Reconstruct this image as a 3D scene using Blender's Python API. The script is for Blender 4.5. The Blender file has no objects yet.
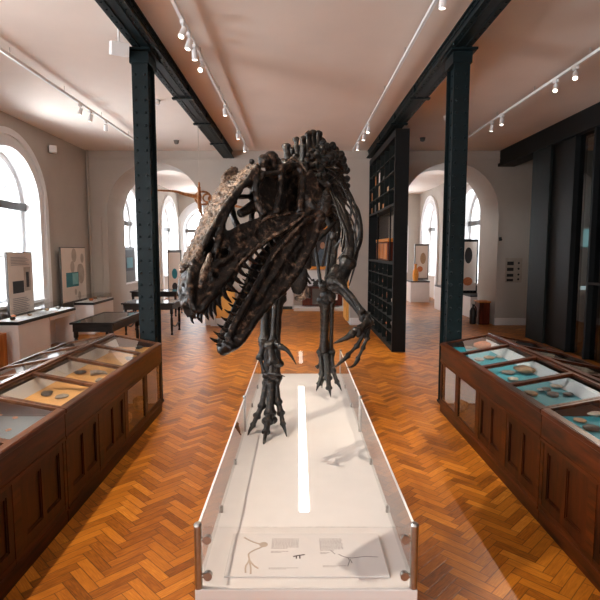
import bpy, bmesh, math, random
from mathutils import Vector, Matrix, noise
from mathutils.geometry import tessellate_polygon
random.seed(7)
PI=math.pi
V=Vector
SC=bpy.context.scene
COL=SC.collection
# ------------------------------------------------------------------ camera numbers
F=510.0; TH=math.radians(5.6); CH=2.1; VX=298.0
ORG=V((0,0,CH))
def ray(px,py):
    u=(px-VX)/F; v=(py-300)/F
    return V((u, math.cos(TH)-v*math.sin(TH), -math.sin(TH)-v*math.cos(TH)))
def at(px,py,Y):
    d=ray(px,py); return ORG+d*(Y/d.y)
# ------------------------------------------------------------------ materials
def lin(h):
    r=[]
    for c in h:
        c=c/255.0
        r.append(c/12.92 if c<=.04045 else ((c+.055)/1.055)**2.4)
    return tuple(r)+(1,)
def newmat(name):
    m=bpy.data.materials.new(name); m.use_nodes=True
    nt=m.node_tree
    b=nt.nodes['Principled BSDF']
    return m,nt,b
def nd(nt,t,**k):
    n=nt.nodes.new(t)
    for a,v in k.items(): setattr(n,a,v)
    return n
def ramp(nt,fac,stops):
    r=nd(nt,'ShaderNodeValToRGB'); e=r.color_ramp.elements
    while len(e)<len(stops): e.new(.5)
    for i,(p,c) in enumerate(stops): e[i].position=p; e[i].color=c
    nt.links.new(fac,r.inputs[0]); return r
def simple(name,rgb,rough=.5,metal=0,noise_amt=.12,scale=6,bump=0.0,emit=None,estr=0,spec=.5,coat=0):
    m,nt,b=newmat(name)
    c=lin(rgb)
    tc=nd(nt,'ShaderNodeTexCoord'); n=nd(nt,'ShaderNodeTexNoise'); n.inputs['Scale'].default_value=scale; n.inputs['Detail'].default_value=5
    nt.links.new(tc.outputs['Object'],n.inputs['Vector'])
    lo=tuple(x*(1-noise_amt) for x in c[:3])+(1,); hi=tuple(min(1,x*(1+noise_amt)) for x in c[:3])+(1,)
    r=ramp(nt,n.outputs[0],[(.3,lo),(.7,hi)])
    nt.links.new(r.outputs[0],b.inputs['Base Color'])
    b.inputs['Roughness'].default_value=rough; b.inputs['Metallic'].default_value=metal
    b.inputs['Specular IOR Level'].default_value=spec
    b.inputs['Coat Weight'].default_value=coat
    if bump:
        bp=nd(nt,'ShaderNodeBump'); bp.inputs['Strength'].default_value=bump; bp.inputs['Distance'].default_value=.01
        nt.links.new(n.outputs[0],bp.inputs['Height']); nt.links.new(bp.outputs[0],b.inputs['Normal'])
    if emit:
        b.inputs['Emission Color'].default_value=lin(emit); b.inputs['Emission Strength'].default_value=estr
    return m
def wood(name,dark,light,rough=.35,axis='Z',scale=3,coat=.04):
    m,nt,b=newmat(name)
    tc=nd(nt,'ShaderNodeTexCoord'); mp=nd(nt,'ShaderNodeMapping')
    s={'X':(.12,1,1),'Y':(1,.12,1),'Z':(1,1,.12)}[axis]
    mp.inputs['Scale'].default_value=tuple(scale*6*x for x in s)
    nt.links.new(tc.outputs['Object'],mp.inputs['Vector'])
    n=nd(nt,'ShaderNodeTexNoise'); n.inputs['Scale'].default_value=1; n.inputs['Detail'].default_value=8; n.inputs['Roughness'].default_value=.65
    nt.links.new(mp.outputs[0],n.inputs['Vector'])
    n2=nd(nt,'ShaderNodeTexNoise'); n2.inputs['Scale'].default_value=1.3
    nt.links.new(tc.outputs['Object'],n2.inputs['Vector'])
    mx=nd(nt,'ShaderNodeMath',operation='ADD'); nt.links.new(n.outputs[0],mx.inputs[0])
    ml=nd(nt,'ShaderNodeMath',operation='MULTIPLY'); ml.inputs[1].default_value=.5; nt.links.new(n2.outputs[0],ml.inputs[0]); nt.links.new(ml.outputs[0],mx.inputs[1])
    r=ramp(nt,mx.outputs[0],[(.55,lin(dark)),(.95,lin(light))])
    nt.links.new(r.outputs[0],b.inputs['Base Color'])
    b.inputs['Roughness'].default_value=rough; b.inputs['Coat Weight'].default_value=coat; b.inputs['Coat Roughness'].default_value=.2; b.inputs['Specular IOR Level'].default_value=.2
    return m
def glassmat(name,tint=(1,1,1,1),ior=1.5,gain=1.0,rough=0.0):
    m=bpy.data.materials.new(name); m.use_nodes=True; nt=m.node_tree; nt.nodes.clear()
    out=nd(nt,'ShaderNodeOutputMaterial'); tr=nd(nt,'ShaderNodeBsdfTransparent'); tr.inputs[0].default_value=tint
    gl=nd(nt,'ShaderNodeBsdfGlossy'); gl.inputs['Roughness'].default_value=rough
    fr=nd(nt,'ShaderNodeFresnel'); fr.inputs[0].default_value=ior
    # front faces reflect for both surfaces of the sheet (2r/(1+r)); back faces only pass light
    a=nd(nt,'ShaderNodeMath',operation='MULTIPLY'); a.inputs[1].default_value=2*gain; nt.links.new(fr.outputs[0],a.inputs[0])
    b=nd(nt,'ShaderNodeMath',operation='ADD'); b.inputs[1].default_value=1; nt.links.new(fr.outputs[0],b.inputs[0])
    d=nd(nt,'ShaderNodeMath',operation='DIVIDE',use_clamp=True); nt.links.new(a.outputs[0],d.inputs[0]); nt.links.new(b.outputs[0],d.inputs[1])
    g=nd(nt,'ShaderNodeNewGeometry'); inv=nd(nt,'ShaderNodeMath',operation='SUBTRACT'); inv.inputs[0].default_value=1; nt.links.new(g.outputs['Backfacing'],inv.inputs[1])
    f=nd(nt,'ShaderNodeMath',operation='MULTIPLY'); nt.links.new(d.outputs[0],f.inputs[0]); nt.links.new(inv.outputs[0],f.inputs[1])
    mix=nd(nt,'ShaderNodeMixShader'); nt.links.new(f.outputs[0],mix.inputs[0]); nt.links.new(tr.outputs[0],mix.inputs[1]); nt.links.new(gl.outputs[0],mix.inputs[2])
    nt.links.new(mix.outputs[0],out.inputs[0])
    return m
def parquet():
    m,nt,b=newmat('herringbone_parquet'); L=nt.links
    def M(op,a,b_=None,c=None,clamp=False):
        n=nd(nt,'ShaderNodeMath',operation=op,use_clamp=clamp)
        for i,x in enumerate((a,b_,c)):
            if x is None: continue
            if isinstance(x,(int,float)): n.inputs[i].default_value=x
            else: L.new(x,n.inputs[i])
        return n.outputs[0]
    g=nd(nt,'ShaderNodeNewGeometry'); sp=nd(nt,'ShaderNodeSeparateXYZ'); L.new(g.outputs['Position'],sp.inputs[0])
    x,y=sp.outputs[0],sp.outputs[1]
    W=.073; N=4; c=1/(W*math.sqrt(2))
    u=M('MULTIPLY',M('ADD',x,y),c); u=M('ADD',u,3000)
    v=M('MULTIPLY',M('SUBTRACT',y,x),c); v=M('ADD',v,3000)
    i=M('FLOOR',u); j=M('FLOOR',v); fu=M('SUBTRACT',u,i); fv=M('SUBTRACT',v,j)
    k=M('FLOORED_MODULO',M('SUBTRACT',i,j),2*N)
    hor=M('LESS_THAN',k,N-.5)
    k2=M('SUBTRACT',2*N-1,k)
    lx=M('ADD',M('MULTIPLY',hor,M('ADD',fu,k)),M('MULTIPLY',M('SUBTRACT',1,hor),M('ADD',fv,k2)))   # along the block
    ly=M('ADD',M('MULTIPLY',hor,fv),M('MULTIPLY',M('SUBTRACT',1,hor),fu))
    ida=M('SUBTRACT',i,M('MULTIPLY',hor,k)); idb=M('SUBTRACT',j,M('MULTIPLY',M('SUBTRACT',1,hor),k2))
    cb=nd(nt,'ShaderNodeCombineXYZ'); L.new(ida,cb.inputs[0]); L.new(idb,cb.inputs[1]); L.new(M('MULTIPLY',hor,7.3),cb.inputs[2])
    wn=nd(nt,'ShaderNodeTexWhiteNoise'); wn.noise_dimensions='3D'; L.new(cb.outputs[0],wn.inputs['Vector'])
    ex=M('MINIMUM',lx,M('SUBTRACT',N,lx)); ey=M('MINIMUM',ly,M('SUBTRACT',1,ly)); e=M('MINIMUM',ex,ey)
    gap=M('SUBTRACT',1,M('MULTIPLY',e,1/.06,clamp=True),clamp=True)
    # grain
    cg=nd(nt,'ShaderNodeCombineXYZ'); L.new(M('MULTIPLY',lx,.6),cg.inputs[0]); L.new(M('MULTIPLY',ly,6),cg.inputs[1]); L.new(M('MULTIPLY',wn.outputs[0],50),cg.inputs[2])
    gr=nd(nt,'ShaderNodeTexNoise'); gr.inputs['Scale'].default_value=1.6; gr.inputs['Detail'].default_value=6; L.new(cg.outputs[0],gr.inputs['Vector'])
    big=nd(nt,'ShaderNodeTexNoise'); big.inputs['Scale'].default_value=.55; big.inputs['Detail'].default_value=3; L.new(g.outputs['Position'],big.inputs['Vector'])
    t=M('ADD',M('MULTIPLY',wn.outputs[0],.36),M('MULTIPLY',gr.outputs[0],.52)); t=M('ADD',t,M('MULTIPLY',big.outputs[0],.25))
    r=ramp(nt,t,[(.22,lin((78,37,7))),(.48,lin((152,86,20))),(.72,lin((188,114,32))),(.95,lin((222,156,66)))])
    mx=nd(nt,'ShaderNodeMix',data_type='RGBA'); L.new(M('MULTIPLY',gap,.85),mx.inputs[0]); L.new(r.outputs[0],mx.inputs[6]); mx.inputs[7].default_value=lin((38,20,10))
    L.new(mx.outputs[2],b.inputs['Base Color'])
    rg=M('ADD',.33,M('MULTIPLY',gr.outputs[0],.14)); L.new(rg,b.inputs['Roughness'])
    b.inputs['Specular IOR Level'].default_value=.25
    bp=nd(nt,'ShaderNodeBump'); bp.inputs['Strength'].default_value=.2; bp.inputs['Distance'].default_value=.004
    hh=M('ADD',M('MULTIPLY',gap,-1),M('MULTIPLY',wn.outputs[0],.8)); hh=M('ADD',hh,M('MULTIPLY',gr.outputs[0],.3)); L.new(hh,bp.inputs['Height']); L.new(bp.outputs[0],b.inputs['Normal'])
    return m
def bonemat(name,dark,mid,light,rough=.33,l0=.62):
    m,nt,b=newmat(name); L=nt.links
    tc=nd(nt,'ShaderNodeNewGeometry')
    n=nd(nt,'ShaderNodeTexNoise'); n.inputs['Scale'].default_value=24; n.inputs['Detail'].default_value=8; n.inputs['Roughness'].default_value=.68; L.new(tc.outputs['Position'],n.inputs['Vector'])
    r=ramp(nt,n.outputs[0],[(.38,lin(dark)),(.54,lin(mid)),(l0+.08,lin(light))])
    L.new(r.outputs[0],b.inputs['Base Color'])
    n2=nd(nt,'ShaderNodeTexNoise'); n2.inputs['Scale'].default_value=45; n2.inputs['Detail'].default_value=6; L.new(tc.outputs['Position'],n2.inputs['Vector'])
    bp=nd(nt,'ShaderNodeBump'); bp.inputs['Strength'].default_value=.75; bp.inputs['Distance'].default_value=.010; L.new(n2.outputs[0],bp.inputs['Height']); L.new(bp.outputs[0],b.inputs['Normal'])
    b.inputs['Roughness'].default_value=rough; b.inputs['Specular IOR Level'].default_value=.38
    return m
M_={}
M_['floor']=parquet()
M_['wall']=simple('warm_grey_plaster',(188,179,169),.9,scale=2,noise_amt=.04)
M_['ceil']=simple('ceiling_plaster',(232,219,208),.9,scale=1.2,noise_amt=.03)
M_['white']=simple('white_gloss_paint',(238,238,238),.35,noise_amt=.02)
M_['plinth']=simple('white_plinth',(236,230,226),.5,noise_amt=.02)
M_['deck']=simple('deck_white',(222,217,214),.3,noise_amt=.02)
M_['iron']=simple('dark_green_iron_paint',(10,24,27),.5,noise_amt=.25,scale=14,bump=.15,spec=.2)
M_['ironblack']=simple('black_green_paint',(6,10,12),.6,noise_amt=.2,scale=9,spec=.3)
M_['mahog']=wood('mahogany_panelling',(9,3,0),(64,24,3),.38,'Z',3)
M_['mahogh']=wood('mahogany_rail',(14,5,1),(84,35,5),.36,'Y',3)
M_['brownwood']=wood('brown_frame_wood',(48,26,14),(112,70,42),.35,'Y',3)
M_['darkoak']=wood('ebonised_wood',(14,11,10),(44,36,32),.35,'X',3)
M_['orangewood']=wood('orange_pine',(140,78,30),(206,130,62),.45,'Z',2)
M_['redwood']=wood('red_counter_wood',(50,18,10),(112,46,26),.4,'Z',2)
M_['glass']=glassmat('clear_glass',(.975,.985,.985,1))
M_['glassrail']=glassmat('barrier_glass',(.985,.988,.988,1),gain=1.0)
M_['glassdark']=glassmat('smoked_glass',(.55,.60,.61,1))
M_['glasswin']=glassmat('window_glass',(.93,.95,.96,1))
M_['steel']=simple('brushed_steel',(172,168,164),.3,1,.08,30)
M_['teal']=simple('teal_tray_board',(0,150,172),.6,noise_amt=.08,scale=20)
M_['cream']=simple('cream_tray_board',(226,168,96),.6,noise_amt=.12,scale=5)
M_['slate']=simple('slate_tray_board',(74,84,88),.6,noise_amt=.08)
M_['blacklam']=simple('black_edge',(28,28,30),.4)
M_['fossil_tan']=simple('tan_fossil',(168,136,104),.7,noise_amt=.35,scale=30,bump=.5)
M_['fossil_grey']=simple('grey_fossil',(140,132,124),.7,noise_amt=.4,scale=30,bump=.5)
M_['fossil_dark']=simple('dark_fossil',(52,44,40),.5,noise_amt=.4,scale=30,bump=.5)
M_['fossil_pale']=simple('pale_fossil',(208,196,180),.7,noise_amt=.2,scale=30,bump=.4)
M_['fossil_orange']=simple('orange_fossil',(190,110,62),.6,noise_amt=.3,scale=30,bump=.4)
M_['poster']=simple('poster_pale',(222,208,196),.6,noise_amt=.02)
M_['postergrey']=simple('poster_grey',(176,162,148),.6)
M_['ink']=simple('dark_ink',(38,36,38),.6)
M_['inkfaint']=simple('faint_grey_ink',(150,144,142),.6)
M_['tealink']=simple('teal_print',(18,116,126),.5)
M_['tealpale']=simple('pale_teal_print',(120,186,190),.5)
M_['greyframe']=simple('grey_frame',(88,84,80),.5)
M_['yellow']=simple('amber_board',(226,160,72),.5,noise_amt=.05)
M_['gilt']=simple('gilt_frame',(206,132,44),.4,.3,.15,20)
M_['canvas']=simple('dark_painting',(46,36,34),.5,noise_amt=.6,scale=4)
M_['canvasblue']=simple('painted_coat',(70,84,98),.5,noise_amt=.4,scale=8)
M_['skin']=simple('painted_face',(170,120,90),.5,noise_amt=.2)
M_['darkbox']=simple('near_black_panel',(9,11,12),.5,noise_amt=.1,spec=.25)
M_['greenblack']=simple('green_black_panel',(26,32,31),.6,noise_amt=.1,spec=.2)
M_['brownpanel']=simple('dim_brown_wall',(92,82,70),.8)
M_['pterobone']=bonemat('tan_bone',(120,76,44),(168,112,66),(204,150,96),.5)
M_['bone']=bonemat('black_fossil_bone',(5,4,4),(24,18,15),(122,97,79),.32,.62)
M_['bonelimb']=bonemat('dark_limb_bone',(6,6,6),(22,18,15),(96,74,58),.42,.70)
M_['bonetan']=bonemat('worn_and_highlight_bone',(20,15,12),(92,73,60),(168,142,120),.45,.60)  # tan for worn and pale bone, and for painted highlights on jugal and jaw
M_['tooth']=simple('dark_tooth',(20,16,15),.22,noise_amt=.3,scale=20)
M_['led']=simple('led_strip',(255,255,255),.5,emit=(255,250,246),estr=6)
M_['lampglow']=simple('lamp_lens',(255,255,255),.5,emit=(255,240,222),estr=5)
M_['skyboard']=simple('pale_lit_screen',(110,150,150),.5,emit=(110,150,150),estr=1.3)
M_['brick']=simple('pale_brick_outside',(225,212,202),.9,noise_amt=.15,scale=3)
M_['rope']=simple('wire',(190,180,170),.5)
M_['red']=simple('black_extinguisher',(34,28,28),.35)
# ------------------------------------------------------------------ mesh toolkit
def nb(): return bmesh.new()
def box(bm,c,s,rz=0,rot=None,bev=0):
    r=bmesh.ops.create_cube(bm,size=1); vs=r['verts']
    bmesh.ops.scale(bm,vec=s,verts=vs)
    if bev:
        es=list({e for v in vs for e in v.link_edges})
        q=bmesh.ops.bevel(bm,geom=es,offset=bev,segments=1,affect='EDGES'); vs=list({v for f in q['faces'] for v in f.verts}|{v for v in vs if v.is_valid})
    Mx=Matrix.Translation(c)@(rot.to_4x4() if rot else Matrix.Rotation(rz,4,'Z'))
    bmesh.ops.transform(bm,matrix=Mx,verts=vs)
def bx(bm,x0,x1,y0,y1,z0,z1,bev=0):
    box(bm,((x0+x1)/2,(y0+y1)/2,(z0+z1)/2),(abs(x1-x0),abs(y1-y0),abs(z1-z0)),bev=bev)
def frames(pts):
    T=[]
    for i in range(len(pts)):
        a=pts[max(0,i-1)]; b=pts[min(len(pts)-1,i+1)]
        T.append((b-a).normalized())
    up=V((0,0,1)) if abs(T[0].z)<.9 else V((0,1,0))
    n=(up-T[0]*up.dot(T[0])).normalized(); N=[n]
    for i in range(1,len(pts)):
        n=N[-1]-T[i]*N[-1].dot(T[i])
        n=n.normalized() if n.length>1e-6 else T[i].orthogonal().normalized()
        N.append(n)
    return T,N
def tube(bm,pts,rad,seg=8,flat=1.0,flatdir=None):
    pts=[V(p) for p in pts]
    if isinstance(rad,(int,float)): rad=[rad]*len(pts)
    T,N=frames(pts); rings=[]
    for p,t,n,r in zip(pts,T,N,rad):
        if flatdir is not None:
            q=V(flatdir)-t*V(flatdir).dot(t)
            if q.length>1e-4: n=q.normalized()
        b=t.cross(n)
        rings.append([bm.verts.new(p+(n*math.cos(2*PI*k/seg)*flat+b*math.sin(2*PI*k/seg))*r) for k in range(seg)])
    for a,b in zip(rings,rings[1:]):
        for k in range(seg): bm.faces.new((a[k],a[(k+1)%seg],b[(k+1)%seg],b[k]))
    bm.faces.new(rings[0][::-1]); bm.faces.new(rings[-1])
def smoothpath(pts,n=4):
    pts=[V(p) for p in pts]; out=[]
    for i in range(len(pts)-1):
        p0=pts[max(0,i-1)];p1=pts[i];p2=pts[i+1];p3=pts[min(len(pts)-1,i+2)]
        for k in range(n):
            t=k/n
            out.append(.5*((2*p1)+(p2-p0)*t+(2*p0-5*p1+4*p2-p3)*t*t+(3*p1-p0-3*p2+p3)*t**3))
    out.append(pts[-1]); return out
def interp(vals,n=4):
    out=[]
    for a,b in zip(vals,vals[1:]):
        for k in range(n): out.append(a+(b-a)*k/n)
    out.append(vals[-1]); return out
def stube(bm,pts,rad,n=4,seg=8,**k):
    if isinstance(rad,(int,float)): rad=[rad]*len(pts)
    tube(bm,smoothpath(pts,n),interp(rad,n),seg,**k)
def ball(bm,c,r,seg=10,rot=None):
    if isinstance(r,(int,float)): r=(r,r,r)
    q=bmesh.ops.create_uvsphere(bm,u_segments=seg,v_segments=max(6,seg//2+2),radius=1)
    Mx=Matrix.Translation(c)@(rot.to_4x4() if rot else Matrix())@Matrix.Diagonal((*r,1))
    bmesh.ops.transform(bm,matrix=Mx,verts=q['verts'])
def cyl(bm,p0,p1,r,seg=16,r2=None): tube(bm,[p0,p1],[r,r if r2 is None else r2],seg)
def lathe(bm,prof,c,seg=16):
    rings=[]
    for r,z in prof:
        rings.append([bm.verts.new((c[0]+r*math.cos(2*PI*k/seg),c[1]+r*math.sin(2*PI*k/seg),c[2]+z)) for k in range(seg)])
    for a,b in zip(rings,rings[1:]):
        for k in range(seg): bm.faces.new((a[k],a[(k+1)%seg],b[(k+1)%seg],b[k]))
    bm.faces.new(rings[0][::-1]); bm.faces.new(rings[-1])
def slab(bm,top,off):
    """closed sheet: polygon 'top' (3-D points) thickened by vector off"""
    off=V(off); a=[bm.verts.new(p) for p in top]; b=[bm.verts.new(V(p)+off) for p in top]
    n=len(a)
    for tri in tessellate_polygon([[V(p) for p in top]]):
        bm.faces.new([a[i] for i in tri]); bm.faces.new([b[i] for i in tri[::-1]])
    for i in range(n): bm.faces.new((a[i],a[(i+1)%n],b[(i+1)%n],b[i]))
    bmesh.ops.recalc_face_normals(bm,faces=bm.faces[:])
def strip(bm,A,B,thick):
    """thick ribbon between two point rows"""
    A=[V(p) for p in A]; B=[V(p) for p in B]
    for i in range(len(A)-1):
        q=[A[i],A[i+1],B[i+1],B[i]]
        nrm=(q[2]-q[0]).cross(q[3]-q[1]).normalized()*thick
        t=[bm.verts.new(p+nrm*.5) for p in q]; u=[bm.verts.new(p-nrm*.5) for p in q]
        bm.faces.new(t); bm.faces.new(u[::-1])
        for k in range(4): bm.faces.new((t[k],u[k],u[(k+1)%4],t[(k+1)%4]))
WL={}
def wl(o): return WL.get(o.name,V((0,0,0))) if o else V((0,0,0))
def finish(me,smooth=True,ang=40):
    if smooth:
        me.shade_smooth() if hasattr(me,'shade_smooth') else None
        try: me.set_sharp_from_angle(angle=math.radians(ang))
        except Exception: pass
def obj(name,bm,mat,parent=None,smooth=True,raw=False,recalc=True):
    """bm is in world coordinates (or in the parent's when raw)"""
    if recalc: bmesh.ops.recalc_face_normals(bm,faces=bm.faces[:])
    me=bpy.data.meshes.new(name); 
    n=len(bm.verts); c=V((0,0,0))
    if n:
        lo=V((min(v.co.x for v in bm.verts),min(v.co.y for v in bm.verts),min(v.co.z for v in bm.verts)))
        hi=V((max(v.co.x for v in bm.verts),max(v.co.y for v in bm.verts),max(v.co.z for v in bm.verts)))
        c=(lo+hi)/2
        if parent is None: c.z=lo.z
    bmesh.ops.translate(bm,vec=-c,verts=bm.verts)
    bm.to_mesh(me); bm.free(); finish(me,smooth)
    me.materials.append(mat)
    o=bpy.data.objects.new(name,me); COL.objects.link(o)
    o.parent=parent
    WL[o.name]=c
    o.location=c-(wl(parent) if parent else V((0,0,0)))
    return o
def fuse(bm,voxel,disp=0,dscale=.05,smooth=1):
    me=bpy.data.meshes.new('tmp'); bmesh.ops.recalc_face_normals(bm,faces=bm.faces[:]); bm.to_mesh(me); bm.free()
    o=bpy.data.objects.new('tmp',me); COL.objects.link(o)
    m=o.modifiers.new('r','REMESH'); m.mode='VOXEL'; m.voxel_size=voxel; m.adaptivity=0
    if smooth:
        s=o.modifiers.new('s','SMOOTH'); s.factor=.5; s.iterations=smooth
    dg=bpy.context.evaluated_depsgraph_get(); e=o.evaluated_get(dg)
    r=bmesh.new(); r.from_mesh(e.to_mesh()); e.to_mesh_clear()
    bpy.data.objects.remove(o); bpy.data.meshes.remove(me)
    if disp:
        r.normal_update()
        for v in r.verts:
            k=noise.noise(v.co/dscale)+.5*noise.noise(v.co/dscale*2.3)
            v.co+=v.normal*(k*disp)
    return r
def thing(name,label,cat,loc=(0,0,0),group=None):
    o=bpy.data.objects.new(name,None); COL.objects.link(o); o.empty_display_size=.1
    o.location=loc; WL[o.name]=V(loc)
    tag(o,label,cat,group); return o
def tag(o,label,cat,group=None):
    o['label']=label; o['category']=cat
    if group: o['group']=group
    return o
def struct(name,bm,mat,parent=None,smooth=True):
    o=obj(name,bm,mat,parent,smooth)
    if parent is None: o['kind']='structure'
    return o
def copytree(o,loc,label=None,group=None,rz=None):
    def cp(s,par):
        c=s.copy(); COL.objects.link(c); c.parent=par
        for ch in list(s.children): cp(ch,c)
        return c
    c=cp(o,None); c.location=loc
    if rz is not None: c.rotation_euler=(0,0,rz)
    if label: c['label']=label
    if group: c['group']=group
    return c
# ================================================================== THE ROOM
XW=-5.77; YB=14.2; WT=1.4; YE=25.0; ZC=4.79; XR=9.0; YN=-5.0
b=nb(); bx(b,XW-.7,XR+.2,YN-.2,YE+.5,-.12,0); struct('floor',b,M_['floor'],smooth=False)
b=nb(); bx(b,XW-.7,XR+.2,YN-.2,YE+.5,ZC,ZC+.15); struct('ceiling',b,M_['ceil'],smooth=False)
def arch_outline(c,r,spring,n=20,base=0):
    pts=[(c-r,base)]
    for k in range(n+1):
        a=PI-PI*k/n; pts.append((c+r*math.cos(a),spring+r*math.sin(a)))
    pts.append((c+r,base)); return pts
def wallpoly(a0,a1,opens,z0,zt):
    p=[(a0,z0)]
    for c,r,s in opens: p+=arch_outline(c,r,s,base=z0)
    p+=[(a1,z0),(a1,zt),(a0,zt)]
    return p
# back wall with three arches
ARX=[(-3.93,1.33,3.15),(.05,1.4,3.08),(4.18,1.33,3.15)]
b=nb(); slab(b,[(x,YB,z) for x,z in wallpoly(XW,XR,ARX,0,ZC)],(0,WT,0)); struct('wall_back',b,M_['wall'],smooth=False)
# thin picture-rail moulding along the back wall
b=nb(); bx(b,XW,XR,YB-.025,YB,4.56,4.60); struct('trim_1',b,M_['wall'])
for i,(x0,x1) in enumerate(((XW,-5.26),(-2.6,-1.35),(1.45,2.85),(5.51,XR))):
    b=nb(); bx(b,x0,x1,YB-.03,YB,0,.2,bev=.008); struct('baseboard_back',b,M_['plinth'])
# side wall with windows, sill at 1.0
SILL=1.0
WY=[-2.6,3.9,10.35,17.5,23.0]
for side,XX,off in (('left',XW,-.6),('right_rear',5.9,.6)):
    if side=='left':
        ws=[(y,1.1,3.05) for y in WY]; y0=YN
    else:
        ws=[(17.5,1.1,3.05),(23.0,1.1,3.05)]; y0=YB+WT
    b=nb(); slab(b,[(XX,y,z) for y,z in wallpoly(y0,YE,ws,SILL,ZC)],(off,0,0))
    bx(b,min(XX,XX+off),max(XX,XX+off),y0,YE,0,SILL)
    struct('wall_'+side,b,M_['wall'],smooth=False)
b=nb(); bx(b,XW,XW+.03,8.9,YB,0,.2); struct('baseboard_left',b,M_['plinth'])
def win(n,yc,X,sgn,ax='Y'):
    """arched sash window; sgn = direction into the room"""
    R=1.1; sp=3.05
    def P(a,z,d): return (X+sgn*d,a,z) if ax=='Y' else (a,X+sgn*d,z)
    def ring(bm,r0,r1,d0,d1,base=SILL):
        o_=arch_outline(yc,r1,sp,28,base); i_=arch_outline(yc,r0,sp,28,base)
        for k in range(len(o_)-1):
            q=[o_[k],o_[k+1],i_[k+1],i_[k]]
            t=[bm.verts.new(P(a,z,d1)) for a,z in q]; u=[bm.verts.new(P(a,z,d0)) for a,z in q]
            bm.faces.new(t); bm.faces.new(u[::-1])
            for j in range(4): bm.faces.new((t[j],u[j],u[(j+1)%4],t[(j+1)%4]))
    b=nb(); ring(b,R,R+.13,0,.05,0 if ax=='Y' else SILL); ring(b,R+.13,R+.22,0,.025,0 if ax=='Y' else SILL); ring(b,R+.22,R+.35,0,.07,0 if ax=='Y' else SILL)
    ring(b,R-.012,R+.0,-.6,.05)
    fr=struct('window_%d'%n,b,M_['white'])
    b=nb(); ring(b,R-.13,R-.01,-.42,-.32)
    # meeting bars
    def bar(a0,a1,z0,z1,d0,d1):
        p=P(a0,z0,d0); q=P(a1,z1,d1); bx(b,p[0],q[0],p[1],q[1],p[2],q[2])
    bar(yc-R+.1,yc+R-.1,SILL,SILL+.1,-.42,-.32)
    bar(yc-.03,yc+.03,SILL,sp+.0,-.40,-.34)
    bar(yc-R+.1,yc+R-.1,1.95,2.0,-.40,-.34)
    for k in (1,2,3,4):
        a=PI*k/5
        p0=V(P(yc+.32*math.cos(a),sp+.32*math.sin(a),-.37)); p1=V(P(yc+(R-.08)*math.cos(a),sp+(R-.08)*math.sin(a),-.37)); tube(b,[p0,p1],.022,6)
    pr=[V(P(yc+.32*math.cos(PI*k/10),sp+.32*math.sin(PI*k/10),-.37)) for k in range(11)]; tube(b,pr,.022,6)
    obj('sash_frame',b,M_['white'],fr)
    b=nb(); bar(yc-R+.02,yc+R-.02,sp-.1,sp+.06,-.44,-.24); obj('transom',b,M_['greyframe'],fr)
    b=nb(); 
    o_=arch_outline(yc,R-.06,sp,24,SILL+.05); p=[P(a,z,-.372) for a,z in o_]; slab(b,p,V(P(0,0,-.366))-V(P(0,0,-.372))); obj('window_pane',b,M_['glasswin'],fr,smooth=False)
    b=nb(); bar(yc-R-.1,yc+R+.1,SILL-.04,SILL+.02,-.3,.1); obj('window_sill',b,M_['white'],fr)
k=1
for y in WY: win(k,y,XW,1); k+=1
for y in (17.5,23.0): win(k,y,5.9,-1); k+=1
# rear end wall, with two arched windows
ZW=[(-4.45,1.1,3.05),(3.9,1.1,3.05)]
b=nb(); slab(b,[(x,YE,z) for x,z in wallpoly(XW-.6,6.5,ZW,SILL,ZC)],(0,.5,0)); bx(b,XW-.6,6.5,YE,YE+.5,0,SILL); struct('wall_rear',b,M_['wall'],smooth=False)
for x,_,_ in ZW: win(k,x,YE,-1,'X'); k+=1
b=nb(); bx(b,XR,XR+.2,YN,YB,0,ZC); struct('wall_right',b,M_['brownpanel'])
b=nb(); bx(b,5.9,XR+.2,YB+WT,YB+WT+.2,0,ZC); struct('wall_corner',b,M_['wall'])
# wall behind the viewer, with two unseen window openings added for fill light
b=nb()
for x0,x1 in ((XW-.7,-4),(-1.6,1.6),(4.0,XR+.2)): bx(b,x0,x1,YN-.2,YN,0,ZC)
for x0,x1 in ((-4,-1.6),(1.6,4.0)): bx(b,x0,x1,YN-.2,YN,0,1.0); bx(b,x0,x1,YN-.2,YN,4.2,ZC)
struct('wall_front',b,M_['wall'],smooth=False)
# screen wall in the rear room
b=nb(); bx(b,-2.2,2.4,18.4,18.6,0,ZC); struct('wall_screen',b,M_['ceil'])
# pipe in left corner
b=nb(); cyl(b,(XW+.06,14.12,0),(XW+.06,14.12,ZC),.03,10); struct('trim_2',b,M_['wall'])
b=nb(); cyl(b,(XW+.35,14.17,0),(XW+.35,14.17,3.0),.02,8); struct('trim_3',b,M_['wall'])
# ------------------------------------------------------------------ dark partition on the right
XP=5.5
b=nb(); bx(b,XP,XP+.35,-4.9,YB-.001,4.42,ZC-.001); bx(b,XP-.05,XP+.4,-4.9,YB-.001,4.36,4.44); tag(obj('bulkhead_beam',b,M_['ironblack'],smooth=False),'black boxed beam along the ceiling above the dark glass partition on the right','beam')
pt=thing('glass_partition','dark green-black glazed partition along the right side of the hall','partition',(XP,9,0))
def ppart(name,y0,y1,mat,x0=XP,x1=XP+.25,z0=0,z1=4.36):
    b=nb(); bx(b,x0,x1,y0,y1,z0,z1); return obj(name,b,mat,pt)
ppart('pillar',11.35,12.2,M_['greenblack'])
ppart('panel',10.4,11.35,M_['darkbox'],XP+.05,XP+.15)
ppart('glass_pane',9.72,10.36,M_['glassdark'],XP+.1,XP+.115)
ppart('mullion',10.36,10.4,M_['ironblack'])
ppart('mullion',9.66,9.72,M_['ironblack'])
ppart('glass_pane',8.3,9.66,M_['glassdark'],XP+.1,XP+.115)
ppart('panel',-4.9,8.3,M_['darkbox'],XP+.05,XP+.15)
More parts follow.
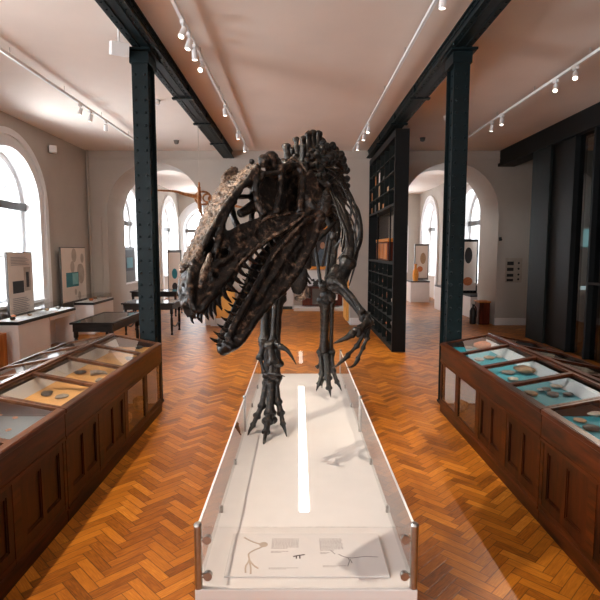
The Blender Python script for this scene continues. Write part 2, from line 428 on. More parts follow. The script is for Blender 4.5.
b=nb(); bx(b,XP-.01,XP+.26,8.3,9.66,1.45,1.49); obj('mid_rail',b,M_['ironblack'],pt)
b=nb(); p_=at(582,238,12.6); box(b,p_,(.50,.05,.44)); sc=tag(obj('wall_screen_display',b,M_['skyboard']),'pale grey-green screen glowing behind the dark glass partition','screen')
t=thing('reception_desk','pale counter with a bright top strip seen behind the dark glass partition','desk',(6.55,11.7,0))
b=nb(); bx(b,6.36,6.8,11.6,11.9,0,1.2); obj('counter_body',b,M_['postergrey'],t)
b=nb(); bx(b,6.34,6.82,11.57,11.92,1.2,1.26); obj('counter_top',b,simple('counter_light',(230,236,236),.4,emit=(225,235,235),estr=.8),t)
# notice on back wall
t=thing('notice_board','small pale notice board with dark squares on the far wall by the partition','sign',(5.98,YB-.03,1.2))
b=nb(); bx(b,5.76,6.22,YB-.03,YB-.001,1.2,1.88); obj('board',b,M_['postergrey'],t)
for i,z in enumerate((1.72,1.56,1.40,1.27)):
    b=nb(); bx(b,5.8,5.98,YB-.036,YB-.03,z-.04,z+.06-.01*i); obj('printed_block',b,M_['ink'],t)
    b=nb(); box(b,(6.12,YB-.033,z+.02),(.05,.006,.05),rot=Matrix.Rotation(.78,3,'Y')); obj('printed_diamond',b,M_['ink'],t)
# ------------------------------------------------------------------ iron columns and beams
def rivet(bm,p,ax,r=.017,seg=6):
    p=V(p); ax=V(ax).normalized()
    q=ax.to_track_quat('Z','Y').to_matrix()
    ball(bm,p,(r,r,r*.7),seg,q)
def column(xc,label):
    t=thing('iron_column',label,'column',(xc,6.78,0))
    y0,y1=6.62,6.94; w=.20
    b=nb()
    bx(b,xc-w/2,xc+w/2,y0,y0+.018,0,4.58); bx(b,xc-w/2,xc+w/2,y1-.018,y1,0,4.58)
    bx(b,xc-w/2+.045,xc-w/2+.06,y0+.018,y1-.018,0,4.58); bx(b,xc+w/2-.06,xc+w/2-.045,y0+.018,y1-.018,0,4.58)
    pass
    obj('shaft',b,M_['iron'],t,smooth=False)
    b=nb()
    for s in (-1,1):
        z=.1
        while z<4.5:
            rivet(b,(xc+s*.06,y0,z),(0,-1,0),.02,8); rivet(b,(xc+s*(w/2-.045),y0+.1,z+.05),(s,0,0)); rivet(b,(xc+s*(w/2-.045),y1-.1,z+.05),(s,0,0)); z+=.155
    obj('rivet_rows',b,M_['iron'],t)
    b=nb(); bx(b,xc-.12,xc+.12,y0-.02,y1+.02,4.42,4.56); bx(b,xc-.16,xc+.16,y0-.10,y1+.10,4.555,4.58); obj('capital',b,M_['iron'],t,smooth=False)
    b=nb(); bx(b,xc-.11,xc+.11,y0-.01,y1+.02,0,.03); obj('base_plate',b,M_['iron'],t,smooth=False)
column(-1.98,'dark green riveted iron column at the end of the left display cases')
column(2.05,'dark green riveted iron column at the end of the right display cases')
def beam(x0,x1,label):
    t=thing('iron_beam',label,'beam',((x0+x1)/2,6,4.58))
    xc=(x0+x1)/2
    b=nb(); bx(b,x0,x1,-4.9,YB-.002,4.58,4.605); bx(b,x0+.02,x1-.02,-4.9,YB-.002,4.605,4.625); bx(b,xc-.075,xc-.055,-4.9,YB-.002,4.625,4.765); bx(b,xc+.055,xc+.075,-4.9,YB-.002,4.625,4.765); bx(b,x0+.03,x1-.03,-4.9,YB-.002,4.765,ZC-.002)
    for s in (-1,1):
        for z0,z1 in ((4.625,4.67),(4.72,4.765)): bx(b,xc+s*.075,xc+s*.088,-4.9,YB-.002,z0,z1)
        bx(b,xc+s*.06-.01,xc+s*.06+.01,-4.9,YB-.002,4.57,4.58)
    obj('girder',b,M_['iron'],t,smooth=False)
    b=nb()
    for y in (3.0,5.0,8.6,10.3,12.2):
        bx(b,x0-.03,x1+.03,y,y+.09,4.555,4.58); bx(b,xc-.11,xc+.11,y,y+.03,4.625,4.765)
    obj('splice_plate',b,M_['iron'],t,smooth=False)
    b=nb(); y=1.5
    while y<14:
        for s in (-1,1):
            rivet(b,(xc+s*.1,y,4.58),(0,0,-1),.015); 
            if y<9: rivet(b,(xc+s*.088,y,4.645),(s,0,0),.013); rivet(b,(xc+s*.088,y,4.745),(s,0,0),.013)
        y+=.15
    obj('rivet_rows',b,M_['iron'],t)
beam(-2.03,-1.74,'dark green riveted iron girder across the ceiling above the left column')
beam(1.86,2.13,'dark green riveted iron girder across the ceiling above the right column')
# ------------------------------------------------------------------ platform
PX0,PX1,PY0,PY1,DZ=-.545,.635,2.62,7.53,.25
p=thing('display_platform','long low white platform with glass barriers carrying the dinosaur skeleton','platform',(.045,5.07,0))
b=nb(); bx(b,PX0-.02,PX1+.02,PY0,PY1,.04,DZ,bev=.006); obj('deck',b,M_['deck'],p,smooth=False)
b=nb(); bx(b,PX0+.03,PX1-.03,PY0+.05,PY1-.05,0,.04); obj('plinth_base',b,M_['blacklam'],p)
b=nb(); bx(b,.012,.078,3.46,6.78,DZ-.001,DZ+.004); obj('light_strip',b,M_['led'],p)
GT=.60
YP=[2.64,5.07,7.50]
for x in (PX0,PX1):
    for a,c in zip(YP,YP[1:]):
        b=nb(); bx(b,x-.005,x+.005,a+.05,c-.05,DZ+.002,GT); g=obj('side_glass',b,M_['glassrail'],p,smooth=False)
        b=nb(); bx(b,x-.006,x+.006,a+.05,c-.05,GT+.0005,GT+.006); obj('polished_edge',b,M_['white'],p,smooth=False)
    for y in YP:
        big=(y==2.64)
        b=nb(); r=.021 if big else .016
        cyl(b,(x,y,DZ),(x,y,GT+.012),r,18); cyl(b,(x,y,GT+.012),(x,y,GT+.024),r*1.12,18,r*.8)
        po=obj('post',b,M_['steel'],p)
        s=1 if x<0 else -1
        for z in ((DZ+.07,GT-.07) if big else ()):
            b=nb(); cyl(b,(x+s*.02,y,z),(x+s*.05,y,z),.012,12); cyl(b,(x+s*.05,y-.012,z),(x+s*.05,y+.014,z),.024,16); obj('glass_clamp',b,M_['steel'],po)
    for y in (3.45,4.26,5.88,6.69):
        b=nb(); bx(b,x-.014,x+.014,y-.01,y+.01,DZ,DZ+.05,bev=.003); obj('edge_clip',b,M_['steel'],p)
for y,nm in ((2.64,'front_glass'),(7.50,'end_glass')):
    b=nb(); bx(b,PX0+.03,PX1-.03,y-.005,y+.005,DZ+.004,GT); obj(nm,b,M_['glassrail'],p,smooth=False)
# info plaque lying on the deck behind the front glass
q=thing('information_plaque','clear flat plaque with grey text and skeleton drawings at the platform front','plaque',(.05,2.93,DZ))
b=nb(); bx(b,-.42,.52,2.72,3.16,DZ+.001,DZ+.013,bev=.003); obj('plate',b,simple('plaque_acrylic',(219,215,213),.2,noise_amt=.01),q,smooth=False)
TZ=DZ+.0135
def text(body,x,y,size,parent,mat,rot=0,name='lettering',z=TZ,euler=None):
    cu=bpy.data.curves.new(name,'FONT'); cu.body=body; cu.size=size; cu.extrude=.0004
    tmp=bpy.data.objects.new(name,cu); COL.objects.link(tmp)
    me=bpy.data.meshes.new_from_object(tmp.evaluated_get(bpy.context.evaluated_depsgraph_get())); bpy.data.objects.remove(tmp)
    me.materials.clear(); me.materials.append(mat)
    o=bpy.data.objects.new(name,me); COL.objects.link(o); o.parent=parent
    o.location=V((x,y,z))-wl(parent)
    if euler: o.rotation_euler=euler
    WL[o.name]=V((x,y,z)); return o
def dots(x0,x1,y0,y1,rows,seed,nm='text_block'):
    random.seed(seed); b=nb(); h=(y1-y0)/rows
    for r in range(rows):
        y=y1-h*(r+.5); x=x0
        end=x1 if r<rows-1 else x0+(x1-x0)*.6
        while x<end-.006:
            w=random.uniform(.006,.02); w=min(w,end-x); bx(b,x,x+w,y-h*.22,y+h*.22,TZ-.0008,TZ); x+=w+.004
    obj(nm,b,M_['inkfaint'],q,smooth=False)
dots(-.165,.005,2.985,3.10,9,1); dots(-.165,-.06,2.94,2.965,2,2); dots(-.17,0,2.78,2.80,2,3)
dots(.135,.28,2.965,3.10,10,4); dots(.135,.2,2.93,2.95,2,5); dots(.145,.28,2.80,2.82,2,6)
def drawing(pl,rad,mat,nm):
    b=nb()
    for path in pl: stube(b,[(x,y,TZ) for x,y in path],rad,3,6,flat=.3,flatdir=(0,0,1))
    obj(nm,b,mat,q)
drawing([[(-.345,3.11),(-.30,3.07),(-.25,3.04),(-.215,3.03)],[(-.215,3.03),(-.23,3.0),(-.27,2.97),(-.30,2.93),(-.29,2.87),(-.305,2.81),(-.30,2.75)],[(-.29,2.87),(-.26,2.82),(-.23,2.79)],[(-.29,2.87),(-.275,2.80),(-.27,2.74)]],.006,M_['postergrey'],'leg_bone_drawing')
b=nb(); ball(b,(-.215,3.03,TZ),(.028,.03,.001),10); obj('hip_bone_drawing',b,M_['postergrey'],q)
drawing([[(-.03,2.905),(.0,2.915),(.04,2.925)],[(-.01,2.91),(-.01,2.885)],[(.01,2.91),(.012,2.885)]],.0045,M_['ink'],'small_dinosaur_drawing')
drawing([[(.20,2.97),(.215,2.945),(.225,2.93)],[(.245,2.93),(.275,2.905),(.32,2.89),(.40,2.905),(.48,2.90)],[(.30,2.89),(.305,2.86),(.29,2.81)],[(.31,2.88),(.32,2.84)]],.002,M_['ink'],'skeleton_drawing')
# ================================================================== ALLOSAURUS
AL=thing('allosaurus_skeleton','mounted black dinosaur skeleton with open toothed jaws striding on the white platform','skeleton',(.1,5.4,DZ))
a_=V((-.49900299,-.67864407,-.53892323)); n_=V((.60002896,-.71927016,.35016523)); u_=V((-.62526895,-.14863605,.76612405)); C_=V((-.392,3.1863,2.118))
def hw(s):   # half width of the skull along its length
    pts=[(-.8,.19),(-.6,.185),(-.4,.165),(-.15,.12),(.2,.075),(.45,.052),(.56,.036),(.62,.02)]
    if s<=pts[0][0]: return pts[0][1]
    for (s0,w0),(s1,w1) in zip(pts,pts[1:]):
        if s<=s1: return w0+(w1-w0)*(s-s0)/(s1-s0)
    return pts[-1][1]
def S(px,py,side=1,k=1.0,dw=0):
    s=0
    if side==1:
        f_=max(0,min(1,(222-px)/36)); px+=9*f_; py-=2*f_
    for _ in range(4):
        w=hw(s)*side*k+dw
        d=ray(px,py); t=((C_-ORG).dot(n_)+w)/d.dot(n_); p=ORG+d*t; s=(p-C_).dot(a_)
    return p
def mir(p,sh=0): 
    w=(p-C_).dot(n_); return p-n_*(2*w)
def Z(pts,sc,ox,oy): return [(ox+x/sc,oy+y/sc) for x,y in pts]
sk=nb()
def both(fn):
    fn(lambda p:p); fn(mir)
def pl2(poly,th=.03,k=1.0):
    P3=[S(x,y,1,k) for x,y in poly]
    slab(sk,P3,-n_*th); slab(sk,[mir(p) for p in P3],n_*th)
def st2(pts,rad,seg=8,k=1.0,flat=1.0):
    P3=[S(x,y,1,k) for x,y in pts]
    r=rad if isinstance(rad,list) else [rad]*len(pts)
    stube(sk,P3,r,3,seg); stube(sk,[mir(p) for p in P3],r,3,seg)
# premaxilla and maxilla plates
pl2([(182,272),(190,258),(197,248),(203,262),(205,274),(212,285),(222,287),(226,293),(214,304),(196,318),(187,315),(182,300),(180,288)],.035)
pl2([(203,262),(211,262),(218,260),(228,259),(240,250),(258,240),(262,246),(243,266),(232,288),(222,294),(210,286),(204,275)],.03)
pl2([(211,262),(213,247),(219,247),(220,258)],.03)
pl2([(228,259),(230,246),(227,232),(232,228),(244,222),(256,218),(263,216),(268,222),(263,232),(258,240),(240,250)],.025)
pl2([(212,247),(219,234),(224,222),(229,232),(230,247),(220,247)],.03)
pl2([(263,216),(272,212),(283,212),(300,210),(310,210),(300,222),(284,234),(270,238),(262,240),(262,232)],.025)
# temple region behind the fenestrae
pl2([(300,172),(309,170),(318,178),(321,196),(317,210),(306,214),(301,206)],.03)
# bars
st2([(197,248),(208,231),(220,214),(230,199),(238,190),(248,180),(257,168)],[.022,.02,.018,.018,.02,.022,.026])
st2([(211,258),(217,240),(222,226),(228,212),(236,198),(241,190)],[.02,.024,.02,.016,.015,.018])
st2([(240,188),(250,184),(259,182),(262,176)],[.015,.014,.016,.02])
st2([(257,166),(256,178),(256,192),(258,205),(264,215)],[.03,.024,.022,.024,.03])
st2([(262,173),(270,174),(279,172),(283,166)],[.02,.018,.02,.024])
st2([(283,166),(281,178),(280,192),(278,204),(277,214)],[.026,.02,.02,.022,.03])
st2([(283,168),(290,165),(297,166),(303,172)],[.024,.02,.02,.026])
st2([(302,172),(302,186),(300,200),(300,212)],[.024,.022,.024,.028])
# jugal ridge
st2([(232,272),(243,256),(255,246),(268,238),(282,230),(296,221),(310,212)],[.018,.022,.02,.02,.02,.022,.026])
st2([(232,272),(222,283),(213,291),(204,300),(196,309),(190,314)],[.02,.026,.028,.028,.026,.02])
st2([(182,274),(180,288),(182,302),(189,314)],[.02,.022,.024,.022])
st2([(205,276),(212,268),(222,262),(232,256),(244,246),(256,240)],[.014,.016,.016,.016,.014,.012])
# quadrate down to the jaw joint
st2([(306,196),(311,205),(317,211)],[.03,.028,.034])
# lacrimal horns
def horn(m):
    q=[m(S(x,y,1,.85)) for x,y in ((259,160),(262,155),(268,153),(275,156),(281,161),(277,165),(269,168),(262,166))]
    slab(sk,[p+ (n_*.0) for p in q],(m(S(268,160,1,.6))-m(S(268,160,1,.85)))*1.0)
both(horn)
for f in (lambda p:p,mir):
    ball(sk,f(S(271,160,1,.75)),.058,8); ball(sk,f(S(264,161,1,.8)),.045,8); ball(sk,f(S(252,162,1,.8)),.020,8); ball(sk,f(S(270,164,1,.7)),.05,8); ball(sk,f(S(276,162,1,.7)),.04,8)
    for x,y in ((286,163),(293,161),(303,166)): ball(sk,f(S(x,y,1,.6)),.03,8)
# inside the head: braincase and palate
bc=C_+a_*-.62+u_*.12
ball(sk,bc,(.09,.1,.1),10)
tube(sk,[C_+a_*-.72+u_*.05,C_+a_*-.45+u_*.10,C_+a_*-.2+u_*.13],[.07,.05,.03],8)
# skull table across the back of the head
for (x,y) in ((283,168),(291,165),(301,170),(312,174)):
    p=S(x,y,1); tube(sk,[p,(p+mir(p))/2+u_*.02,mir(p)],.032,8)
p=S(318,192,1); tube(sk,[p,mir(p)],.05,8)
p=S(313,206,1); tube(sk,[p,(p+mir(p))/2+a_*.05,mir(p)],.03,8)
for (x,y) in ((190,300),(187,286),(200,308),(184,292),(183,282),(185,273),(190,263),(184,302)):
    p=S(x,y,1); tube(sk,[p,mir(p)],.035,8)
for (x,y) in ((230,262),(250,248),(270,236)):
    p=S(x,y,1); strip(sk,[p,(p+mir(p))/2+u_*.05],[p+a_*.05,(p+mir(p))/2+u_*.05+a_*.05],.015)
    tube(sk,[p,(p+mir(p))/2+u_*.05,mir(p)],.014,6)
# sheets added inside the head so that the openings read dark
for k0,th in ((.45,.05),(-.35,.05)):
    P3=[S(x,y,1,k0) for x,y in ((263,172),(280,167),(300,165),(317,180),(314,208),(282,215),(264,213),(258,192))]
    slab(sk,P3,-n_*th)
fm=fuse(sk,.0095,.0,.035,1)
def dent(bm,c,rad,depth,ax):
    for v in bm.verts:
        q=v.co-c; h=q.dot(ax); e=(q-ax*h).length
        if e<rad and abs(h)<.05: v.co-=ax*(depth*(1-(e/rad)**4))
for cx,cy,rr in ((204,253,.036),(223.5,253,.030),(240,262,.02),(214,276,.018),(300,219,.02)):
    c_p=S(cx,cy,1); dent(fm,c_p,rr,.05,n_); dent(fm,mir(c_p),rr,.05,-n_)
fm.normal_update()
for v in fm.verts:
    c=v.co; q=V((c.dot(a_)*.35,c.dot(u_),c.dot(n_)))
    k=noise.noise(q/.03)+.6*noise.noise(q/.012)
    v.co+=v.normal*(k*.006)
SKULL=obj('skull',fm,M_['bone'],AL)
# tan nasal roof
nr=nb()
Nn=[(184,268),(191,256),(198,246),(208,230),(220,214),(230,197),(238,189),(250,176),(258,166)]
Nf=[(181,272),(187,256),(194,243),(202,224),(210,206),(220,190),(229,182),(240,176),(252,166)]
A=[S(x,y,1,.85)+u_*.004 for x,y in Nn]; B=[S(x,y,-1,.85)+u_*.004 for x,y in Nf]
A=smoothpath(A,2); B=smoothpath(B,2)
mid=[(p+q)/2+u_*.016 for p,q in zip(A,B)]
strip(nr,A,mid,.03); strip(nr,mid,B,.03)
tube(nr,A,.012,8); tube(nr,B,.014,8)
for s_ in ((221,182),(226,176),(231,172),(236,174)):
    pass
kn=[S(x,y,-1,.8) for x,y in ((219,188),(222,176),(228,169),(235,170),(237,177),(232,186),(226,192))]
slab(nr,kn,n_*.04); 
for x,y in ((226,180),(231,177)): ball(nr,S(x,y,-1,.7),.03,8)
fm=fuse(nr,.0075,.013,.022,1)
obj('nasal_ridge',fm,M_['bonetan'],SKULL)
# pale worn patch beside the nostril, and nasal bar
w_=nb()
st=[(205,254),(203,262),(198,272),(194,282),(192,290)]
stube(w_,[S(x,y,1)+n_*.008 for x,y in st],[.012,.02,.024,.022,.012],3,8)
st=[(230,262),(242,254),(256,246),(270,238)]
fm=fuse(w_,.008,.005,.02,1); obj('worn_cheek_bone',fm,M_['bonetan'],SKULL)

def toothbm(base,tip,r,curve):
    b=nb(); m=(base+tip)/2+curve
    tube(b,smoothpath([base,m,tip],3),[r,r*.98,r*.9,r*.75,r*.55,r*.33,r*.05],8,flat=.6,flatdir=n_); return b
for nm_,pp,rr in (('jugal_highlight',[(236,268),(244,259),(254,250),(266,241),(280,233),(294,224),(306,214)],[.004,.010,.011,.012,.011,.010,.004]),  # jugal strip: bright highlight put in as tan bone colour
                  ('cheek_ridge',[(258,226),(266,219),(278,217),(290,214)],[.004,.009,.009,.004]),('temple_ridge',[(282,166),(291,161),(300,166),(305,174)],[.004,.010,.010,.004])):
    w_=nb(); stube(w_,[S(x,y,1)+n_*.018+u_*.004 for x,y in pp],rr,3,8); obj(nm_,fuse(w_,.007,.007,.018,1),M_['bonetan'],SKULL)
# upper teeth
ub=[(190,314),(195,312),(201,309),(206,306),(211,302),(217,296),(223,290),(229,284),(235,277),(240,270),(245,264),(250,258),(256,252),(262,247),(268,242),(274,238)]
ut=[(192,322),(196,323),(204,320),(210,317),(214,313),(221,307),(230,300),(237,291),(243,283),(248,276),(252,269),(257,263),(262,257),(267,252),(273,248),(278,244)]
for i,((bx_,by_),(tx,ty)) in enumerate(zip(ub,ut)):
    B0=S(bx_,by_,1,.92); T0=S(tx,ty,1,.92); T0=B0+(T0-B0)*(1.35 if i>2 else 1.1)
    r=[.012,.014,.016,.018,.020,.021,.021,.020,.019,.018,.016,.015,.013,.012,.011,.010][i]
    cv=a_*.010
    obj('tooth',toothbm(B0-(T0-B0)*.15,T0,r,cv),M_['tooth'],SKULL)
    if i%2==0: obj('tooth',toothbm(mir(B0-(T0-B0)*.15),mir(T0),r,cv),M_['tooth'],SKULL)
# ---- mandible
phi=math.radians(13); aj=(a_*math.cos(phi)-u_*math.sin(phi)).normalized(); uj=(a_*math.sin(phi)+u_*math.cos(phi)).normalized()
jw=nb()
def J(px,py,side=1,k=1.0): return S(px,py,side,k*.95)
def jpl(poly,th=.028,k=1.0):
    P3=[J(x,y,1,k) for x,y in poly]; slab(jw,P3,-n_*th); slab(jw,[mir(p) for p in P3],n_*th)
def jst(pts,rad,k=1.0):
    P3=[J(x,y,1,k) for x,y in pts]; r=rad if isinstance(rad,list) else [rad]*len(pts)
    stube(jw,P3,r,3,8); stube(jw,[mir(p) for p in P3],r,3,8)
jpl([(314,212),(305,218),(294,230),(284,240),(272,254),(266,268),(258,284),(250,298),(241,312),(234,326),(229,338),(227,346),(236,346),(250,330),(262,314),(270,302),(283,290),(295,276),(303,262),(310,248),(317,232),(321,218)],.035)
jst([(319,213),(308,219),(296,230),(284,241),(273,254),(266,268)],[.034,.03,.026,.024,.022,.02])
jst([(319,222),(314,240),(306,256),(296,274),(283,290),(268,304),(252,324),(238,343),(228,349)],[.03,.028,.026,.024,.026,.026,.028,.03,.028])
jst([(266,268),(257,285),(248,300),(240,315),(233,328),(227,340)],[.022,.024,.022,.024,.026,.026])
jst([(300,236),(288,252),(278,270),(266,288),(256,304)],[.016,.018,.016,.014,.012])
jst([(283,262),(292,256),(303,244)],[.012,.014,.012])
for x,y in ((229,344),(233,338),(238,334)):
    p=J(x,y); tube(jw,[p,(p+mir(p))/2+aj*.035,mir(p)],.034,8)
p=J(319,217); ball(jw,p,.05,8); ball(jw,mir(p),.05,8)
fm=fuse(jw,.0095,.0,.035,1)
fm.normal_update()
for v in fm.verts:
    c=v.co; q=V((c.dot(aj)*.3,c.dot(uj),c.dot(n_))); k=noise.noise(q/.03)+.6*noise.noise(q/.012); v.co+=v.normal*(k*.006)
JAW=obj('mandible',fm,M_['bone'],AL)
w_=nb(); stube(w_,[J(x,y)+n_*.02 for x,y in ((268,264),(276,251),(286,240),(296,229),(306,219))],[.004,.010,.012,.011,.005],3,8); obj('jaw_highlight',fuse(w_,.007,.007,.018,1),M_['bonetan'],JAW)  # highlight along the jaw edge painted in as a tan strip
lb=[(226,338),(230,331),(234,323),(238,315),(242,307),(246,300),(250,293),(254,286),(258,279),(262,272),(266,265),(270,259)]
for i,(x,y) in enumerate(lb):
    B0=J(x,y,1,.95); L_=.065-.003*i
    r=.014-.0005*i
    d=(uj*.93-aj*-.25).normalized()
    obj('tooth',toothbm(B0-d*.012,B0+d*L_,r,aj*.008),M_['tooth'],JAW)
    B1=mir(B0); obj('tooth',toothbm(B1-d*.012,B1+d*L_,r,aj*.008),M_['tooth'],JAW)
for f in (.5,-.5):
    p=J(227,345,1,f); d=(uj*.8+aj*.5).normalized(); obj('tooth',toothbm(p,p+d*.075,.013,aj*.005),M_['tooth'],JAW)
# ---- generic bones
def bone(name,p0,p1,r,f0=1.7,f1=1.5,bend=None,vox=.010,mat=None,flat=1.0,parent=None,smooth=1,twin=True):
    p0=V(p0);p1=V(p1); L=(p1-p0).length; d=(p1-p0).normalized()
    b=nb(); bend=V(bend) if bend else V((0,0,0))
    n=9; pts=[];rs=[]
    for i in range(n+1):
        t=i/n; pts.append(p0.lerp(p1,t)+bend*math.sin(PI*t))
        e0=max(0,1-t/.25); e1=max(0,1-(1-t)/.25)
        rs.append(r*(1+(f0-1)*e0**1.5+(f1-1)*e1**1.5))
    tube(b,pts,rs,10,flat=flat)
    sd=d.cross(V((0,1,0))); sd=sd.normalized() if sd.length>.1 else V((1,0,0))
    if twin:
        for p,f in ((p0,f0),(p1,f1)):
            for s in (-1,1): ball(b,p+sd*s*r*f*.45,r*f*.72,8)
    fm=fuse(b,max(vox,r*.22),r*.10,r*1.2,smooth)
    return obj(name,fm,mat or M_['bonelimb'],parent or AL)
def P(x,y,Y): return at(x,y,Y)
def bn(name,a,b,rpx,**k):
    return bone(name,P(*a),P(*b),rpx*(a[2]+b[2])/2/510,**k)
def claw(name,pts,r0,parent=None):
    b=nb(); P3=[P(*p) if len(p)==3 else p for p in pts]; n=len(P3)
    rs=[r0*(1-i/(n-1))**.8+.0015 for i in range(n)]
    stube(b,P3,rs,4,8); ball(b,P3[0],r0*1.15,8)
    return obj(name,fuse(b,max(.004,r0*.2),r0*.05,r0),M_['bonelimb'],parent or AL)
# ---- vertebrae
def vertebra_mesh(kind):
    b=nb()
    tube(b,[(0,-.075,0),(0,-.05,0),(0,0,0),(0,.05,0),(0,.075,0)],[.062,.058,.04,.058,.062],12)
    hs={'neck':.13,'back':.27,'tail':.14}[kind]; wt={'neck':.17,'back':.20,'tail':.12}[kind]
    tube(b,[(0,0,.04),(0,.01,.09),(0,.03,.06+hs*.6),(0,.045,.06+hs)],[.06,.05,.042,.04] if kind=='neck' else [.05,.04,.032,.03],8,flat=.62,flatdir=(1,0,0))
    ball(b,(0,.045,.07+hs),(.030,.05,.028),8)
    ball(b,(0,0,.07),(.055,.05,.035),8)
    for s in (-1,1):
        tube(b,[(s*.03,0,.06),(s*wt*.6,.01,.06),(s*wt,.02,.03 if kind=='neck' else .08)],[.05,.042,.036],8,flat=.7,flatdir=(0,0,1))
        ball(b,(s*wt,.02,.03 if kind=='neck' else .08),.036,6)
        ball(b,(s*wt*.7,-.03,.09),.035,6)
        tube(b,[(s*.03,0,.08),(s*.06,-.075,.10)],[.025,.016],6); tube(b,[(s*.03,0,.08),(s*.055,.08,.095)],[.025,.016],6)
        if kind=='neck': tube(b,[(s*.05,-.03,-.03),(s*.10,0,-.05),(s*.11,.10,-.06)],[.02,.014,.004],6)
    if kind=='tail': tube(b,[(0,.08,-.04),(0,.1,-.12),(0,.13,-.2)],[.016,.014,.01],6)
    fm=fuse(b,.0085,.004,.03,1); me=bpy.data.meshes.new(kind+'_vertebra'); fm.to_mesh(me); fm.free(); finish(me); me.materials.append(M_['bonelimb'])
    return me
VM={k:vertebra_mesh(k) for k in ('neck','back','tail')}
spine=[((305,183),3.66,.75,'neck'),((301,172),3.80,.85,'neck'),((304,166),3.94,.95,'neck'),((309,162),4.08,1.0,'neck'),((313,160),4.22,1.05,'neck'),((318,160),4.37,1.1,'neck'),((321,164),4.52,1.1,'neck'),((323,170),4.67,1.1,'neck'),
 ((325,178),4.83,1.0,'back'),((326,186),4.99,1.0,'back'),((327,193),5.15,1.0,'back'),((327,200),5.31,1.0,'back'),((327,205),5.47,1.0,'back'),((326,209),5.63,1.0,'back'),((325,213),5.79,1.0,'back'),((324,216),5.95,1.0,'back'),((323,219),6.11,1.0,'back'),((322,222),6.27,1.0,'back'),((321,225),6.43,1.0,'back')]
sp=[P(p[0],p[1],Y) for p,Y,_,_ in spine]; scl=[s for *_,s,_ in spine]; kd=[k for *_,k in spine]
last=sp[-1]; d_=V((-.06,.155,-.004))
for i in range(13):
    last=last+d_*(1 if i<8 else .95)+V((0,0,-.002*i)); sp.append(last.copy()); scl.append(1.0-.055*i); kd.append('tail')
for i,(p,s,kn_) in enumerate(zip(sp,scl,kd)):
    a=sp[max(0,i-1)]; c=sp[min(len(sp)-1,i+1)]; y=(c-a).normalized(); x=y.cross(V((0,0,1))).normalized(); z=x.cross(y)
    # roll a little, following the turn of the neck
    Mx=Matrix((x,y,z)).transposed().to_4x4(); 
    if i==1: Mx=Mx@Matrix.Rotation(.1,4,'Y')
    o=bpy.data.objects.new(kn_+'_vertebra',VM[kn_]); COL.objects.link(o); o.parent=AL
    o.matrix_local=Matrix.Translation(p-wl(AL))@Mx@Matrix.Diagonal((s,s,s,1))
for pts,r in (([(290,170,3.72),(288,158,3.78),(286,146,3.8)],.030),([(298,165,3.86),(297,152,3.9),(296,139,3.92)],.022),([(303,160,4.0),(304,148,4.05),(305,140,4.08)],.026),
              ([(309,150,4.1),(309,140,4.12),(309,133,4.12)],.024),([(315,160,4.25),(319,150,4.3),(323,142,4.3)],.027),([(320,166,4.4),(324,158,4.42),(327,151,4.42)],.026),([(323,173,4.5),(328,168,4.55),(331,163,4.55)],.027),([(328,184,4.65),(333,179,4.66),(337,174,4.66)],.03)):
    b=nb(); stube(b,[P(*p) for p in pts],[r*1.25,r*.8,r*1.0],4,8,flat=.75); q=P(*pts[-1]); ball(b,q,(r*1.25,r*.9,r*.7),8)
    obj('neural_spine',fuse(b,.008,.006,.03),M_['bonelimb'],AL)
def rib(p,side,L,r,sweep,drop):
    p=V(p); b=nb()
    pts=[p+V((side*.06,0,.04)),p+V((side*.24*L,sweep*.2,.02)),p+V((side*.40*L,sweep*.5,-.22*drop)),p+V((side*.43*L,sweep*.9,-.52*drop)),p+V((side*.33*L,sweep*1.2,-.82*drop)),p+V((side*.2*L,sweep*1.4,-1.0*drop))]
    stube(b,pts,[r*1.5,r*1.2,r*1.1,r,r*.9,r*.5],4,8,flat=.6)
    obj('rib',b,M_['bonelimb'],AL)
for i in range(8,18):
    k=(i-8)/9; L=.62+.25*math.sin(PI*min(1,k*1.3)); dr=.75+.25*math.sin(PI*k)
    if i in(16,17): L*=.8; dr*=.7
    for s in (-1,1): rib(sp[i],s,L,.014,.28,dr*.85)
# rib bundle and long rods seen outside the right shoulder
for pts,r in (([(336,196,4.7),(344,210,4.62),(349,224,4.58),(350,240,4.56),(347,256,4.56)],1.8),([(330,190,4.6),(336,204,4.5),(340,216,4.45),(346,230,4.4),(349,246,4.38)],1.6),([(340,214,4.75),(343,222,4.7),(345,236,4.65),(342,252,4.6)],2.0),
              ([(334,212,4.9),(340,218,4.85),(342,232,4.8),(341,247,4.75)],1.4),
              ([(353,201,4.7),(358,210,4.66),(361,225,4.6),(361,240,4.56),(356,254,4.5),(350,270,4.5),(346,284,4.5)],2.1),
              ([(357,240,4.7),(354,256,4.7),(349,272,4.7),(344,286,4.7)],1.3),
              ([(360,236,4.8),(357,256,4.8),(353,272,4.8),(349,286,4.8)],1.1),
              ([(340,182,4.6),(346,194,4.6),(351,206,4.6),(356,222,4.6)],1.5),
              ([(335,180,4.9),(342,192,4.9),(346,202,4.9)],1.2)):
    b=nb(); Y=pts[0][2]; stube(b,[P(*p) for p in pts],[r*Y/510*.5]+[r*Y/510]*(len(pts)-2)+[r*Y/510*.4],4,8,flat=.6); obj('rib',b,M_['bonelimb'],AL)
